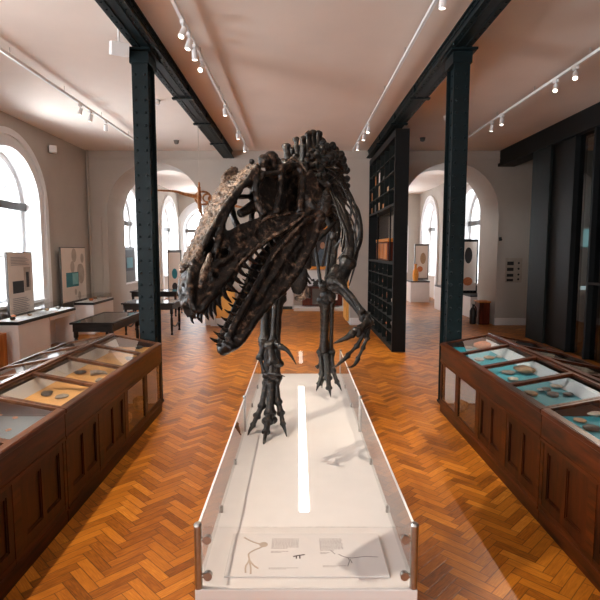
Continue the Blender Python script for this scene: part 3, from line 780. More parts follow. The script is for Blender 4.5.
# ---- shoulder girdle
def blade(name,pts,rad,flat=.4,vox=.011,parent=None,fd=(0,1,0)):
    b=nb(); stube(b,[P(*p) for p in pts],[r*p[2]/510 for r,p in zip(rad,pts)],3,12,flat=flat,flatdir=fd)
    return obj(name,fuse(b,vox,.005,.04),M_['bonelimb'],parent or AL)
SC1=blade('scapula',[(333,184,4.95),(338,198,4.8),(343,212,4.65),(348,228,4.5),(350,244,4.42),(348,258,4.38),(343,270,4.36)],[3,3.8,4.4,4.8,5,5.6,7.5],.5)
blade('scapula',[(322,186,4.9),(308,200,4.75),(296,225,4.6),(288,250,4.45),(286,272,4.4)],[5,6,6.5,7,9],.5)
blade('coracoid',[(300,262,4.3),(299,272,4.28),(298,284,4.28),(297,294,4.3)],[6,9,9.5,4],.35)
blade('coracoid',[(341,266,4.36),(337,274,4.34),(334,283,4.34),(332,290,4.36)],[6,9,10,5],.4)
blade('furcula',[(335,222,4.3),(326,232,4.22),(316,240,4.18),(304,246,4.18),(294,254,4.2)],[2,2.6,3,2.6,2],.8)
blade('throat_bone',[(312,222,4.0),(311,240,4.0),(308,256,4.02),(306,268,4.05)],[5,4,4,6],.6)
for q in ([(326,218,4.3),(330,226,4.3),(334,230,4.3)],[(330,228,4.35),(334,234,4.35),(331,239,4.35)]):
    blade('neck_rib',q,[2,3,2],.8,.008)
# pale breast element and tips
b=nb(); ball(b,P(300,298,4.3),(.055,.03,.025),10); ball(b,P(306,292,4.3),(.03,.03,.04),10); stube(b,[P(304,282,4.3),P(307,290,4.3),P(308,298,4.3)],[.02,.025,.03],3,8)
obj('breast_bone',fuse(b,.009,.008,.03),M_['bonetan'],AL)
# ---- right-of-picture arm
bn('humerus',(348,262,4.38),(337,284,4.3),6.5,f0=1.3,f1=1.5)
bn('ulna',(338,286,4.3),(365,317,4.15),4.0,f0=1.9,f1=1.5)
bn('radius',(336,281,4.25),(362,312,4.1),2.6,f0=1.5,f1=1.5,bend=(.01,-.02,.02))
b=nb()
for x,y in ((367,316),(370,322),(366,326),(361,330)): ball(b,P(x,y,4.12),.035,8)
obj('wrist',fuse(b,.009,.005,.03),M_['bonelimb'],AL)
bn('metacarpal',(368,322,4.1),(357,332,4.02),4.0,f0=1.2,f1=1.3)
bn('finger_bone',(360,329,4.04),(352,334,4.0),3.2,f0=1.4,f1=1.3)
claw('hand_claw',[(352,334,4.0),(346,338,3.98),(339,341,3.97),(332,344,3.97)],.030)
bn('metacarpal',(367,326,4.1),(363,335,4.06),2.8,f0=1.3,f1=1.4)
bn('finger_bone',(363,335,4.06),(357,346,4.04),2.2,f0=1.5,f1=1.4)
bn('finger_bone',(357,346,4.04),(348,355,4.02),1.9,f0=1.5,f1=1.4)
claw('hand_claw',[(348,356,4.02),(342,361,4.0),(336,366,4.0),(331,368,4.02)],.020)
bn('metacarpal',(369,326,4.14),(367,338,4.12),2.2,f0=1.3,f1=1.4)
bn('finger_bone',(367,338,4.12),(363,348,4.1),1.8,f0=1.5,f1=1.4)
bn('finger_bone',(363,348,4.1),(358,358,4.1),1.7,f0=1.5,f1=1.4)
claw('hand_claw',[(358,359,4.1),(355,364,4.08),(351,367,4.06),(346,367,4.04)],.018)
# ---- left-of-picture arm
bn('humerus',(286,272,4.3),(270,296,4.25),6,f0=1.4,f1=1.4)
bn('ulna',(270,296,4.25),(265,340,4.15),4.4,f0=1.6,f1=1.5,bend=(-.02,0,0))
bn('radius',(275,298,4.2),(273,340,4.1),2.8,f0=1.5,f1=1.5)
b=nb()
for x,y in ((263,342),(269,343),(275,343)): ball(b,P(x,y,4.12),.032,8)
obj('wrist',fuse(b,.009,.005,.03),M_['bonelimb'],AL)
bn('metacarpal',(276,343,4.06),(281,347,4.02),2.6,f0=1.3,f1=1.3)
claw('hand_claw',[(281,347,4.02),(287,350,4.0),(292,357,3.98),(297,366,3.97)],.024)
bn('metacarpal',(270,345,4.08),(273,362,4.04),4.2,f0=1.4,f1=1.4)
bn('finger_bone',(272,362,4.04),(271,374,4.0),2.6,f0=1.4,f1=1.4)
claw('hand_claw',[(270,374,4.0),(275,374,3.97),(280,375,3.95),(286,377,3.95)],.017)
bn('metacarpal',(263,345,4.1),(260,358,4.08),3.0,f0=1.4,f1=1.4)
bn('finger_bone',(260,358,4.08),(264,372,4.05),2.0,f0=1.4,f1=1.4)
claw('hand_claw',[(265,373,4.05),(267,375,4.02),(271,377,4.0),(275,378,4.0)],.014)
bn('finger_bone',(277,345,4.15),(279,364,4.15),3.0,f0=1.4,f1=1.6)
# ---- pelvis
HIPc=sp[17]
def wbl(name,pts,rad,flat=.4,fd=(1,0,0),vox=.012):
    b=nb(); stube(b,[V(p) for p in pts],rad,3,12,flat=flat,flatdir=fd); return obj(name,fuse(b,vox,.005,.04),M_['bonelimb'],AL)
hx,hy,hz=HIPc
for s in (-1,1):
    wbl('ilium',[(hx+s*.12,hy-.42,hz+.10),(hx+s*.15,hy-.15,hz+.16),(hx+s*.15,hy+.1,hz+.15),(hx+s*.11,hy+.4,hz+.08)],[.08,.15,.14,.07],.22)
    wbl('pubis',[(hx+s*.13,hy-.05,hz-.02),(hx+s*.08,hy-.18,hz-.35),(hx+s*.03,hy-.32,hz-.72)],[.05,.03,.03],.7)
    wbl('ischium',[(hx+s*.12,hy+.1,hz-.02),(hx+s*.07,hy+.3,hz-.3),(hx+s*.03,hy+.5,hz-.55)],[.045,.028,.03],.7)
wbl('pubic_boot',[(hx,hy-.5,hz-.74),(hx,hy-.32,hz-.77),(hx,hy-.05,hz-.72)],[.03,.06,.03],.8)
# ---- left leg (right of picture), standing further back
H1=V((hx+.17,hy,hz-.02)); K1=P(328,296,6.0)
bone('femur',H1,K1,.055,1.5,1.6,bend=(.0,-.05,0),vox=.013)
bn('tibia',(325,300,6.08),(324,350,6.55),4.6,f0=1.5,f1=1.25)
bn('fibula',(332,302,6.08),(331,349,6.55),2.2,f0=1.5,f1=1.3)
b=nb()
for x in (320,326,332): ball(b,P(x,352,6.55),.05,8)
obj('ankle',fuse(b,.012,.006,.04),M_['bonelimb'],AL)
for (a,c,e,g,r) in (((321,355,6.55),(322,374,6.4),(319,384,6.32),(316,392,6.25),2.6),
                    ((326,355,6.52),(328,378,6.32),(329,388,6.18),(331,398,6.08),3.2),
                    ((331,355,6.55),(333,371,6.4),(337,382,6.3),(342,392,6.2),2.6)):
    bn('metatarsal',a,c,r,f0=1.3,f1=1.3); bn('toe_bone',c,e,r*.85,f0=1.3,f1=1.2)
    gx,gy,gY=g; m=((e[0]+gx)/2,(e[1]+gy)/2-1,(e[2]+gY)/2); claw('toe_claw',[e,m,g],.026)
bn('toe_bone',(321,362,6.5),(317,367,6.48),1.4); claw('toe_claw',[(323,380,6.35),(322,384,6.3),(322,389,6.26)],.018)
# ---- right leg (left of picture), stepping forward
H2=V((hx-.17,hy,hz-.02)); K2=P(277,292,5.15)
bone('femur',H2,K2,.055,1.5,1.6,bend=(0,-.04,0),vox=.013)
bn('tibia',(276,298,5.15),(273,378,5.12),6.6,f0=1.5,f1=1.3)
bn('fibula',(266,304,5.1),(267,376,5.08),3.4,f0=1.6,f1=1.3)
b=nb()
for x in (267,272,277): ball(b,P(x,380,5.1),.045,8)
obj('ankle',fuse(b,.012,.006,.04),M_['bonelimb'],AL)
for (a,c,k1,e,g,r) in (((266,383,5.1),(262,406,5.05),(257,416,5.03),(253,425,5.0),(247,437,4.96),3.2),
                    ((271,383,5.08),(270,413,4.98),(268,421,4.92),(266,432,4.84),(263,448,4.70),4.4),
                    ((276,383,5.1),(278,402,5.04),(281,413,5.0),(283,424,4.96),(287,438,4.92),3.2)):
    bn('metatarsal',a,c,r,f0=1.25,f1=1.35); bn('toe_bone',c,k1,r*.95,f0=1.3,f1=1.3); bn('toe_bone',k1,e,r*.8,f0=1.35,f1=1.2)
    m=((e[0]+g[0])/2,(e[1]+g[1])/2-1,(e[2]+g[2])/2); claw('toe_claw',[e,m,g],.026)
b=nb(); ball(b,P(267,421,4.95),(.06,.05,.045),10); ball(b,P(274,420,4.97),.04,8); obj('toe_joint',fuse(b,.01,.006,.04),M_['bonelimb'],AL)

# bring in the rest

# ================================================================== DISPLAY CASES
def case(side,x_in,y0,y1,label,windows,traymats,capmat):
    """double-sloped museum case; x_in = face towards the aisle; side -1 left, +1 right"""
    s=side; W=1.26; xr=x_in+s*W/2; xo=x_in+s*W; L=y1-y0; bay=L/4
    t=thing('display_case',label,'display case',((x_in+xo)/2,(y0+y1)/2,0))
    g=.0015
    mat=M_['mahog']; mh=M_['mahogh']
    b=nb()
    bx(b,x_in+s*.01,xo-s*.01,y0+g,y1-g,0,.10)               # plinth
    bx(b,x_in+s*.0,xo,y0+g,y1-g,.10,.125,bev=.004)
    bx(b,x_in+s*.03,xo-s*.03,y0+g,y1-g,.70,.72)              # deck beneath the trays
    # frieze rails
    for xf,d in ((x_in,s),(xo,-s)):
        bx(b,xf,xf+d*.03,y0+g,y1-g,.67,.865)
        bx(b,xf-d*.012,xf+d*.03,y0+g,y1-g,.865,.90,bev=.004)
        bx(b,xf-d*.006,xf+d*.03,y0+g,y1-g,.66,.685)
        bx(b,xf+d*.004,xf+d*.03,y0+g,y1-g,.12,.165)
    for k in range(5):
        y=y0+k*bay; a=max(y0+g,y-.045); c=min(y1-g,y+.045)
        for xf,d in ((x_in,s),(xo,-s)): bx(b,xf+d*.003,xf+d*.03,a,c,.12,.68)
    for y in (y0+g,y1-g-.03):                                  # ends
        if y<5.0 or True:
            for xa,xb in ((x_in+s*.03,x_in+s*.10),(xo-s*.10,xo-s*.03)): bx(b,xa,xb,y,y+.03,.12,.7)
            bx(b,x_in+s*.03,xo-s*.03,y,y+.03,.12,.2); bx(b,x_in+s*.03,xo-s*.03,y,y+.03,.62,.865)
    # gable ends under the slopes
    for y in (y0+g,y1-g-.025):
        slab(b,[(x_in+s*.01,y,.86),(xo-s*.01,y,.86),(xo-s*.01,y,.895),(xr,y,1.015),(x_in+s*.01,y,.895)],(0,.025,0))
    obj('carcass',b,mh,t,smooth=False)
    # doors or windows on both long sides
    for k in range(4):
        ya=y0+k*bay+.045; yb=y0+(k+1)*bay-.045
        for fi,(xf,d) in enumerate(((x_in,s),(xo,-s))):
            if (3-k) in windows:
                b=nb(); bx(b,xf+d*.012,xf+d*.018,ya+.02,yb-.02,.18,.65); obj('window_glass',b,M_['glass'],t,smooth=False)
                b=nb(); 
                for p,q,r,u in ((ya,ya+.02,.165,.66),(yb-.02,yb,.165,.66)): bx(b,xf+d*.006,xf+d*.026,p,q,r,u)
                for r,u in ((.165,.185),(.64,.66)): bx(b,xf+d*.006,xf+d*.026,ya,yb,r,u)
                obj('window_frame',b,mat,t,smooth=False)
            else:
                b=nb(); ym=(ya+yb)/2
                for p,q in ((ya,ya+.06),(ym-.03,ym+.03),(yb-.06,yb)): bx(b,xf+d*.006,xf+d*.0199,p,q,.24,.60)
                bx(b,xf+d*.006,xf+d*.0199,ya,yb,.165,.24); bx(b,xf+d*.006,xf+d*.0199,ya,yb,.60,.66)
                bx(b,xf+d*.020,xf+d*.028,ya,yb,.165,.66)
                for p,q in ((ya+.06,ym-.03),(ym+.03,yb-.06)):
                    for e0,e1,z0,z1 in ((p,p+.012,.252,.588),(q-.012,q,.252,.588),(p,q,.24,.252),(p,q,.588,.6)): bx(b,xf+d*.012,xf+d*.0199,e0,e1,z0,z1)
                obj('door',b,mat,t,smooth=False)
    # white partition standing inside the glazed bays
    if windows:
        yw=y0+(4-max(windows)-1)*bay
        b=nb(); bx(b,xr-.015,xr+.015,yw+.04,y1-.05,.125,.70); obj('divider',b,M_['brownwood'],t)
        b=nb(); bx(b,x_in+s*.05,x_in+s*.58,y1-.09,y1-.07,.13,.69); obj('white_backing',b,M_['plinth'],t)
    # glazed sloping tops
    zi,zr=.90,1.02; sl=(zr-zi)/(W/2)
    def top(xa): return zi+abs(xa)*sl
    for f in (0,1):
        def XS(a): return x_in+s*a if f==0 else xo-s*a
        b=nb()
        def plank(a0,a1,ya,yb,th=.03,lift=0):
            slab(b,[(XS(a0),ya,top(a0)+lift),(XS(a1),ya,top(a1)+lift),(XS(a1),yb,top(a1)+lift),(XS(a0),yb,top(a0)+lift)],(0,0,-th))
        plank(0,.045,y0+g,y1-g,lift=.004); plank(W/2-.05,W/2,y0+g,y1-g,lift=.004)
        for k in range(5):
            y=y0+k*bay; plank(.045,W/2-.05,max(y0+g,y-.03),min(y1-g,y+.03),.032,.004)
        obj('top_frame',b,mh if capmat is None else capmat,t,smooth=False)
        for k in range(4):
            ya=y0+k*bay+.03; yb=y0+(k+1)*bay-.03; yA=ya-.0295+(.03 if k==0 else 0); yB_=yb+.0295-(.03 if k==3 else 0)
            b=nb(); a0,a1=.045,W/2-.05
            slab(b,[(XS(a0),ya,top(a0)-.008),(XS(a1),ya,top(a1)-.008),(XS(a1),yb,top(a1)-.008),(XS(a0),yb,top(a0)-.008)],(0,0,-.005)); obj('glass_pane',b,M_['glass'],t,smooth=False)
            b=nb(); zt=.855; bx(b,XS(.05),XS(W/2-.075),yA,yB_,zt-.02,zt)
            obj('tray',b,traymats[(3-k)] if f==0 else M_['postergrey'],t)
            b=nb(); slab(b,[(XS(W/2-.10),yA,.856),(XS(W/2-.055),yA,.96),(XS(W/2-.05),yA,.96),(XS(W/2-.09),yA,.856)],(0,yB_-yA,0)); obj('tray_edge_strip',b,M_['white'] if f==0 else mat,t,smooth=False)  # aisle side white: a bright line of light put in as a board
    b=nb(); bx(b,xr-.03,xr+.03,y0+g,y1-g,1.018,1.035,bev=.006); obj('ridge_bar',b,mh if capmat is None else capmat,t)
    return t
te=M_['teal']; cr=M_['cream']; slt=M_['slate']
case(-1,-1.77,3.77,6.51,'dark panelled display case on the left, far one, ending by the iron column',(0,1),[cr,cr,cr,cr],M_['brownwood'])
case(-1,-1.77,1.02,3.765,'nearest dark panelled display case on the left with a blue-grey tray of orange fossils',(),[slt,slt,cr,cr],M_['brownwood'])
case(1,1.85,3.77,6.51,'reddish wood display case on the right with bright teal trays, by the iron column',(0,1),[te,te,te,te],None)
case(1,1.85,1.02,3.765,'nearest reddish wood display case on the right, cut by the right edge of the picture',(),[te,te,te,te],None)
# ------------------------------------------------------------------ fossils
def rock(r,sx=1,sy=1,sz=.6,seed=0,amp=.25):
    b=nb(); bmesh.ops.create_icosphere(b,subdivisions=3,radius=r)
    for v in b.verts:
        k=noise.noise(v.co/r*1.2+V((seed*3.1,seed,0)))*amp+noise.noise(v.co/r*3+V((seed,0,seed)))*amp*.4
        v.co*=1+k; v.co=V((v.co.x*sx,v.co.y*sy,v.co.z*sz))
    z=min(v.co.z for v in b.verts); bmesh.ops.translate(b,vec=(0,0,-z),verts=b.verts); return b
def ammonite(r):
    b=nb(); pts=[];rs=[]
    for i in range(64):
        a=i*.30; q=r*.15*math.exp(.092*a)*.62; pts.append(V((q*math.cos(a),q*math.sin(a),r*.22))); rs.append(q*.30*(1+.12*math.sin(i*2.1)))
    m=max((p.length for p in pts)); k=r*.78/m
    tube(b,[V((p.x*k,p.y*k,p.z)) for p in pts],[x*k for x in rs],8)
    z=min(v.co.z for v in b.verts); bmesh.ops.translate(b,vec=(0,0,-z),verts=b.verts); return b
def ringf(r):
    b=nb(); n=20; pts=[V((r*.68*math.cos(2*PI*i/n),r*.6*math.sin(2*PI*i/n),r*.28)) for i in range(n+1)]
    tube(b,pts,[r*(.3+.05*math.sin(i*3)) for i in range(n+1)],8)
    z=min(v.co.z for v in b.verts); bmesh.ops.translate(b,vec=(0,0,-z),verts=b.verts); return b
def tooth_f(r):
    b=nb(); stube(b,[(-r,0,r*.25),(-.3*r,.2*r,r*.3),(.5*r,.25*r,r*.25),(r,0,r*.12)],[r*.3,r*.28,r*.2,r*.04],4,8)
    z=min(v.co.z for v in b.verts); bmesh.ops.translate(b,vec=(0,0,-z),verts=b.verts); return b
def put(kind,px,py,z,r,mat,label,cat='fossil',rz=0,group=None,name='fossil',xy=None,**k):
    if xy: x,y=xy
    else:
        d=ray(px,py); t=(z+r*.2-CH)/d.z; x,y=(ORG+d*t).xy
    if abs(z-.855)<.01: y=min(y,6.36); x=max(1.93,min(2.34,x)) if x>0 else max(-2.26,min(-1.85,x))
    b={'rock':rock,'amm':ammonite,'ring':ringf,'tooth':tooth_f}[kind](r,**k)
    bmesh.ops.transform(b,matrix=Matrix.Translation((x,y,z+.001))@Matrix.Rotation(rz,4,'Z'),verts=b.verts)
    return tag(obj(name,b,mat),label,cat,group)
TY=.855
R=[('rock',531,394,.052,'fossil_tan','brown lumpy fossil at the aisle side of the fourth teal tray'),
('ring',546,390,.055,'fossil_grey','grey ring-shaped fossil at the back of the fourth teal tray'),
('ring',553,395,.06,'fossil_grey','larger grey ring-shaped fossil in the middle of the fourth teal tray'),
('rock',568,395,.042,'fossil_dark','black shiny fossil lump in the fourth teal tray'),
('rock',573,387,.048,'fossil_pale','pale pinkish fossil at the top right of the fourth teal tray'),
('rock',541,390,.03,'fossil_pale','small pale fossil beside the ring fossils in the fourth teal tray'),
('rock',524,371,.10,'fossil_tan','large round brown fossil slab in the third teal tray'),
('rock',508,373,.055,'fossil_grey','flat grey fossil at the aisle side of the third teal tray'),
('rock',513,380,.05,'fossil_pale','pale flat fossil at the near edge of the third teal tray'),
('rock',541,370,.04,'fossil_grey','small grey fossil at the back of the third teal tray'),
('rock',489,358,.055,'fossil_tan','brown fossil in the second teal tray'),
('rock',479,360,.05,'fossil_grey','grey fossil at the aisle side of the second teal tray'),
('amm',499,357,.06,'fossil_pale','pale coiled ammonite in the second teal tray'),
('rock',467,347,.05,'fossil_grey','grey fossil at the aisle side of the farthest teal tray'),
('rock',482,344,.045,'fossil_tan','tan fossil at the back of the farthest teal tray'),
('rock',594,414,.055,'fossil_pale','white crumbly fossil at the back of the nearest teal tray'),
('rock',580,421,.04,'fossil_tan','small tan fossil in the nearest teal tray'),
('rock',591,429,.05,'fossil_dark','dark oval fossil at the front of the nearest teal tray'),
('tooth',574,426,.028,'fossil_pale','small white label-like fossil sliver at the aisle edge of the nearest teal tray')]
for i,(k_,x,y,r,m,l) in enumerate(R):
    kw={'seed':i,'sx':1.15,'sz':.34} if k_=='rock' else {}
    put(k_,x,y,TY,r*(1 if k_=='rock' else .8),M_[m],l,rz=i*1.3,**kw)
Lf=[('tooth',99,374,.085,'fossil_grey','grey curved bone fossil standing in the third left tray'),
('rock',101,381,.05,'fossil_grey','grey lump beside the curved bone in the third left tray'),
('rock',80,373,.05,'fossil_dark','dark flat fossil at the back of the third left tray'),
('rock',47,394,.05,'fossil_dark','dark fossil at the aisle edge of the fourth left tray'),
('rock',62,397,.045,'fossil_grey','pale grey fossil at the aisle edge of the fourth left tray'),
('rock',130,359,.05,'fossil_grey','grey fossil at the aisle side of the second left tray'),
('rock',112,352,.04,'fossil_tan','tan fossil at the back of the second left tray'),
('rock',144,345,.05,'fossil_dark','dark fossil in the farthest left tray'),
('rock',128,343,.04,'fossil_tan','tan fossil in the farthest left tray'),
('amm',15,418,.028,'fossil_orange','upper round orange fossil on the blue-grey board'),
('amm',9,430,.026,'fossil_orange','lower round orange fossil on the blue-grey board'),
('rock',1,415,.022,'fossil_orange','small orange fossil at the left picture edge on the blue-grey board')]
for i,(k_,x,y,r,m,l) in enumerate(Lf):
    kw={'seed':i+40,'sx':1.2,'sz':.34} if k_=='rock' else {}
    put(k_,x,y,TY,r,M_[m],l,rz=i*1.7,**kw)
# fossils low behind the end windows of each case
for (x,y,z,r,m,l) in ((-1.98,5.45,.126,.11,'fossil_dark','dark knobbly fossil low behind the second window of the left case'),
                  (-1.95,5.6,.126,.08,'fossil_tan','tan rock low behind the second window of the left case'),
                  (-1.95,6.15,.126,.09,'fossil_tan','tan rock low behind the end window of the left case'),
                  (2.05,5.4,.126,.09,'fossil_pale','pale rock low behind the second window of the right case'),
                  (2.0,6.1,.126,.08,'fossil_tan','tan rock low behind the end window of the right case')):
    put('rock',0,0,z,r,M_[m],l,xy=(x,y),seed=int(x*10+y*10),sz=.9)
# ------------------------------------------------------------------ dark tables
def table(x0,x1,y0,y1,label,zt=.8,shelf=True):
    t=thing('display_table',label,'table',((x0+x1)/2,(y0+y1)/2,0))
    b=nb(); bx(b,x0,x1,y0,y1,zt-.035,zt-.012,bev=.005)
    for q in ((x0,x0+.06,y0,y1),(x1-.06,x1,y0,y1),(x0+.06,x1-.06,y0,y0+.06),(x0+.06,x1-.06,y1-.06,y1)): bx(b,*q,zt-.012,zt)
    obj('table_top',b,M_['darkoak'],t,smooth=False)
    b=nb(); bx(b,x0+.06,x1-.06,y0+.06,y1-.06,zt-.011,zt-.004); obj('glass_top',b,M_['glass'],t,smooth=False)
    b=nb()
    for q in ((x0+.04,x1-.04,y0+.04,y0+.07),(x0+.04,x1-.04,y1-.07,y1-.04),(x0+.04,x0+.07,y0+.07,y1-.07),(x1-.07,x1-.04,y0+.07,y1-.07)): bx(b,*q,zt-.17,zt-.035)
    obj('apron',b,M_['darkoak'],t,smooth=False)
    for x in (x0+.08,x1-.08):
        for y in (y0+.08,y1-.08):
            b=nb(); lathe(b,[(.035,0),(.028,.03),(.018,.06),(.028,.12),(.034,.3),(.03,.42),(.02,.46),(.04,.48),(.02,.5),(.042,.53),(.042,zt-.17)],(x,y,0),12); obj('leg',b,M_['darkoak'],t)
    b=nb(); ym=(y0+y1)/2
    for x in (x0+.08,x1-.08): stube(b,[(x,y0+.08,.16),(x,ym-.3,.22),(x,ym,.16),(x,ym+.3,.22),(x,y1-.08,.16)],.018,4,6)
    obj('stretcher',b,M_['darkoak'],t)
table(-4.1,-3.3,9.05,10.7,'dark glass-topped table with turned legs in front of the white plinths on the left')
table(-4.35,-3.05,12.45,13.4,'dark turned-leg table just in front of the left arch')
table(-5.3,-3.8,16.0,17.0,'dark table beyond the left arch, farthest of the dark tables')
# ------------------------------------------------------------------ white display plinths under the window
def desk(y0,y1,label,solid,zt=.8,items=()):
    x0,x1=-5.56,-5.08
    t=thing('window_plinth',label,'plinth',((x0+x1)/2,(y0+y1)/2,0))
    b=nb()
    if solid: bx(b,x0,x1,y0,y1,0,zt-.06,bev=.004)
    else: bx(b,x0,x1,y0,y1,zt-.14,zt-.06); bx(b,x0,x1,y1-.06,y1,0,zt-.14); bx(b,x0,x0+.04,y0,y1-.06,0,zt-.14)
    obj('plinth_body',b,M_['plinth'],t,smooth=False)
    b=nb(); bx(b,x0,x1+.015,y0-.015,y1,zt-.06,zt-.0,bev=.003); obj('edge_band',b,M_['blacklam'],t)
    b=nb(); bx(b,x0+.02,x1-.005,y0+.005,y1-.02,zt,zt+.004); obj('display_surface',b,M_['white'],t)
    b=nb(); 
    bx(b,x1-.03,x1-.025,y0+.02,y1-.04,zt+.004,zt+.14); bx(b,x0+.03,x1-.03,y0+.02,y0+.025,zt+.004,zt+.14); bx(b,x0+.03,x1-.025,y0+.02,y1-.04,zt+.14,zt+.145)
    obj('glass_cover',b,M_['glass'],t,smooth=False)
desk(9.17,10.34,'solid white plinth with black edge under the large window, nearest of the three',True)
desk(10.36,11.55,'white bench plinth with open knee space, middle of the three under the window',False)
desk(12.6,13.95,'white plinth in the left back corner beside the tall tilted poster',True)
for i,(x,y,r,m,l) in enumerate(((-5.3,9.4,.05,'fossil_dark','dark flat fossil on the nearest white plinth'),(-5.45,9.7,.05,'fossil_orange','orange fossil on the nearest white plinth'),(-5.3,10.0,.04,'fossil_tan','tan fossil on the nearest white plinth'),
        (-5.35,10.8,.05,'fossil_tan','tan fossil on the middle white plinth'),(-5.3,11.2,.05,'fossil_grey','grey fossil on the middle white plinth'),(-5.3,13.0,.06,'fossil_orange','orange fossil under glass on the corner plinth'),(-5.35,13.4,.05,'fossil_grey','grey fossil under glass on the corner plinth'))):
    put('rock',0,0,.804,r,M_[m],l,xy=(x,y),seed=i+80)
# posters
def poster(x,y0,y1,z0,z1,label,art):
    t=thing('exhibition_poster',label,'poster',(x,(y0+y1)/2,z0))
    b=nb(); bx(b,x-.04,x-.0,y0-.02,y1+.02,0,z1+.02); obj('poster_frame',b,M_['greyframe'],t)
    b=nb(); bx(b,x,x+.006,y0,y1,z0,z1); obj('sheet',b,M_['poster'],t)
    W=y1-y0; H=z1-z0
    for li,(nm,mat,items) in enumerate(art):
        b=nb(); e_=.002*li
        for it in items:
            if len(it)==4:
                u0,u1,v0,v1=it; bx(b,x+.006,x+.0085+e_,y0+u0*W,y0+u1*W,z0+v0*H,z0+v1*H)
            else:
                u,v,r=it; ball(b,(x+.007,y0+u*W,z0+v*H),(.004,r*W*.8,r*W),14)
        obj(nm,b,mat,t)
def tl(u0,u1,v0,v1,n):
    h=(v1-v0)/n; return [(u0,u1-(.1*(i%3))*(u1-u0),v0+i*h,v0+i*h+h*.35) for i in range(n)]
poster(-5.60,12.1,13.45,.84,2.15,'tall pale poster with rounded fossil pictures and a teal square, by the back corner',
   [('fossil_picture',M_['postergrey'],[(.5,.86,.13),(.85,.8,.09),(.42,.64,.11),(.78,.5,.19),(.72,.56,.13),(.52,.16,.06),(.68,.08,.08)]),
    ('teal_picture',M_['tealink'],[(.15,.66,.27,.54)]),('pale_teal_picture',M_['tealpale'],[(.40,.64,.31,.52)])])
poster(-5.60,9.85,10.75,.83,2.04,'narrow pale poster with two dark photographs, standing before the large window',
   [('dark_photograph',M_['ink'],[(.15,.6,.34,.54)]),('fossil_photograph',M_['postergrey'],[(.62,.9,.36,.76)]),('dark_fossil_picture',M_['ink'],[(.70,.82,.42,.68)]),('upper_text_lines',M_['inkfaint'],tl(.12,.85,.8,.95,6)),('lower_text_lines',M_['inkfaint'],tl(.12,.8,.1,.28,6))])
poster(-5.60,8.4,9.5,.86,2.2,'pale poster cut by the left edge of the picture before the window',
   [('brown_picture',M_['fossil_orange'],[(.5,1,.1,.16)]),('grey_picture',M_['postergrey'],[(.2,1,.16,.6)])])
# pine drawers at the left edge
t=thing('pine_drawers','orange pine chest of drawers at the left edge beside the white plinth','drawers',(-5.43,8.7,0))
b=nb(); bx(b,-5.55,-5.17,8.5,8.95,0,.64,bev=.006); obj('carcass',b,M_['orangewood'],t)
for i in range(4):
    b=nb(); bx(b,-5.53,-5.2,8.48,8.5,.04+i*.15,.17+i*.15,bev=.003); d=obj('drawer',b,M_['orangewood'],t)
    for x in (-5.45,-5.27): b=nb(); ball(b,(x,8.465,.105+i*.15),.015,8); obj('knob',b,M_['ironblack'],d)
# ------------------------------------------------------------------ tall specimen cabinet under the right beam
x0,x1,y0,y1=1.94,2.22,10.4,14.12
t=thing('specimen_cabinet','tall black open-shelved cabinet below the right girder, seen edge-on','cabinet',(2.08,12.26,0))
b=nb(); bx(b,x0,x1,y0,y0+.08,0,4.50); obj('end_panel',b,M_['ironblack'],t)
b=nb(); bx(b,x0,x1,y1-.06,y1,0,4.50); bx(b,x0,x1,y0+.08,y1-.06,4.36,4.50); bx(b,x0,x1,y0+.08,y1-.06,0,.08); obj('surround',b,M_['ironblack'],t)
ncol=6; cw=(y1-.06-y0-.08)/ncol
b=nb()
for z in (.08,.37,.66,.95,1.24,1.53): bx(b,x0+.004,x1-.004,y0+.08,y1-.06,z,z+.022)
bx(b,x0,x1,y0+.08,y1-.06,1.80,1.86)
for k in range(1,ncol): bx(b,x0+.002,x1-.002,y0+.08+k*cw-.012,y0+.08+k*cw+.012,.1,1.80)
obj('lower_shelf_grid',b,M_['greenblack'],t,smooth=False)
b=nb(); bx(b,x1-.02,x1-.01,y0+.08,y1-.06,.1,1.80); obj('lower_back',b,M_['darkbox'],t)
b=nb(); bx(b,x0,x1,y0+.08,y1-.06,3.0,3.05)
for z in (3.35,3.68,4.0): bx(b,x0+.004,x1-.004,y0+.08,y1-.06,z,z+.022)
for k in range(1,ncol): bx(b,x0+.002,x1-.002,y0+.08+k*cw-.012,y0+.08+k*cw+.012,3.05,4.3)
obj('upper_shelf_grid',b,M_['greenblack'],t,smooth=False)
b=nb(); bx(b,x1-.02,x1-.01,y0+.08,y1-.06,3.05,4.3); obj('upper_back',b,M_['darkbox'],t)
b=nb(); bx(b,x1-.012,x1-.004,y0+.08,y1-.06,1.86,3.0); obj('middle_glass',b,M_['glass'],t,smooth=False)
for y in (y0+.5,y0+2.2):
    b=nb(); bx(b,x0,x0+.03,y-.015,y+.015,1.86,3.0); obj('upright',b,M_['ironblack'],t)
random.seed(3)
words=['fourth','third','second','first']
ci=0
cols=['nearest','second','third','fourth','fifth','farthest']
rows=['bottom','second','third','fourth','fifth','top']
for c_ in range(6):
    for r_ in range(6):
        if random.random()<.48: continue
        z=.08+r_*.29+.022; y=y0+.08+(c_+.5)*cw
        m=random.choice(['fossil_pale','fossil_tan','fossil_grey','fossil_orange'])
        b=rock(.09,.8,1,random.choice([1.0,.6,1.2]),seed=c_*7+r_,amp=.4)
        bmesh.ops.translate(b,vec=(x0+.12,y,z+.001),verts=b.verts)
        tag(obj('shelf_fossil',b,M_[m]),'%s fossil in the %s column and %s row of the black cabinet'%(m.split('_')[1].replace('pale','pale').replace('grey','grey'),cols[c_],rows[r_]),'fossil','fossils on the lower cabinet shelves')
zs=[3.05,3.372,3.702,4.022]
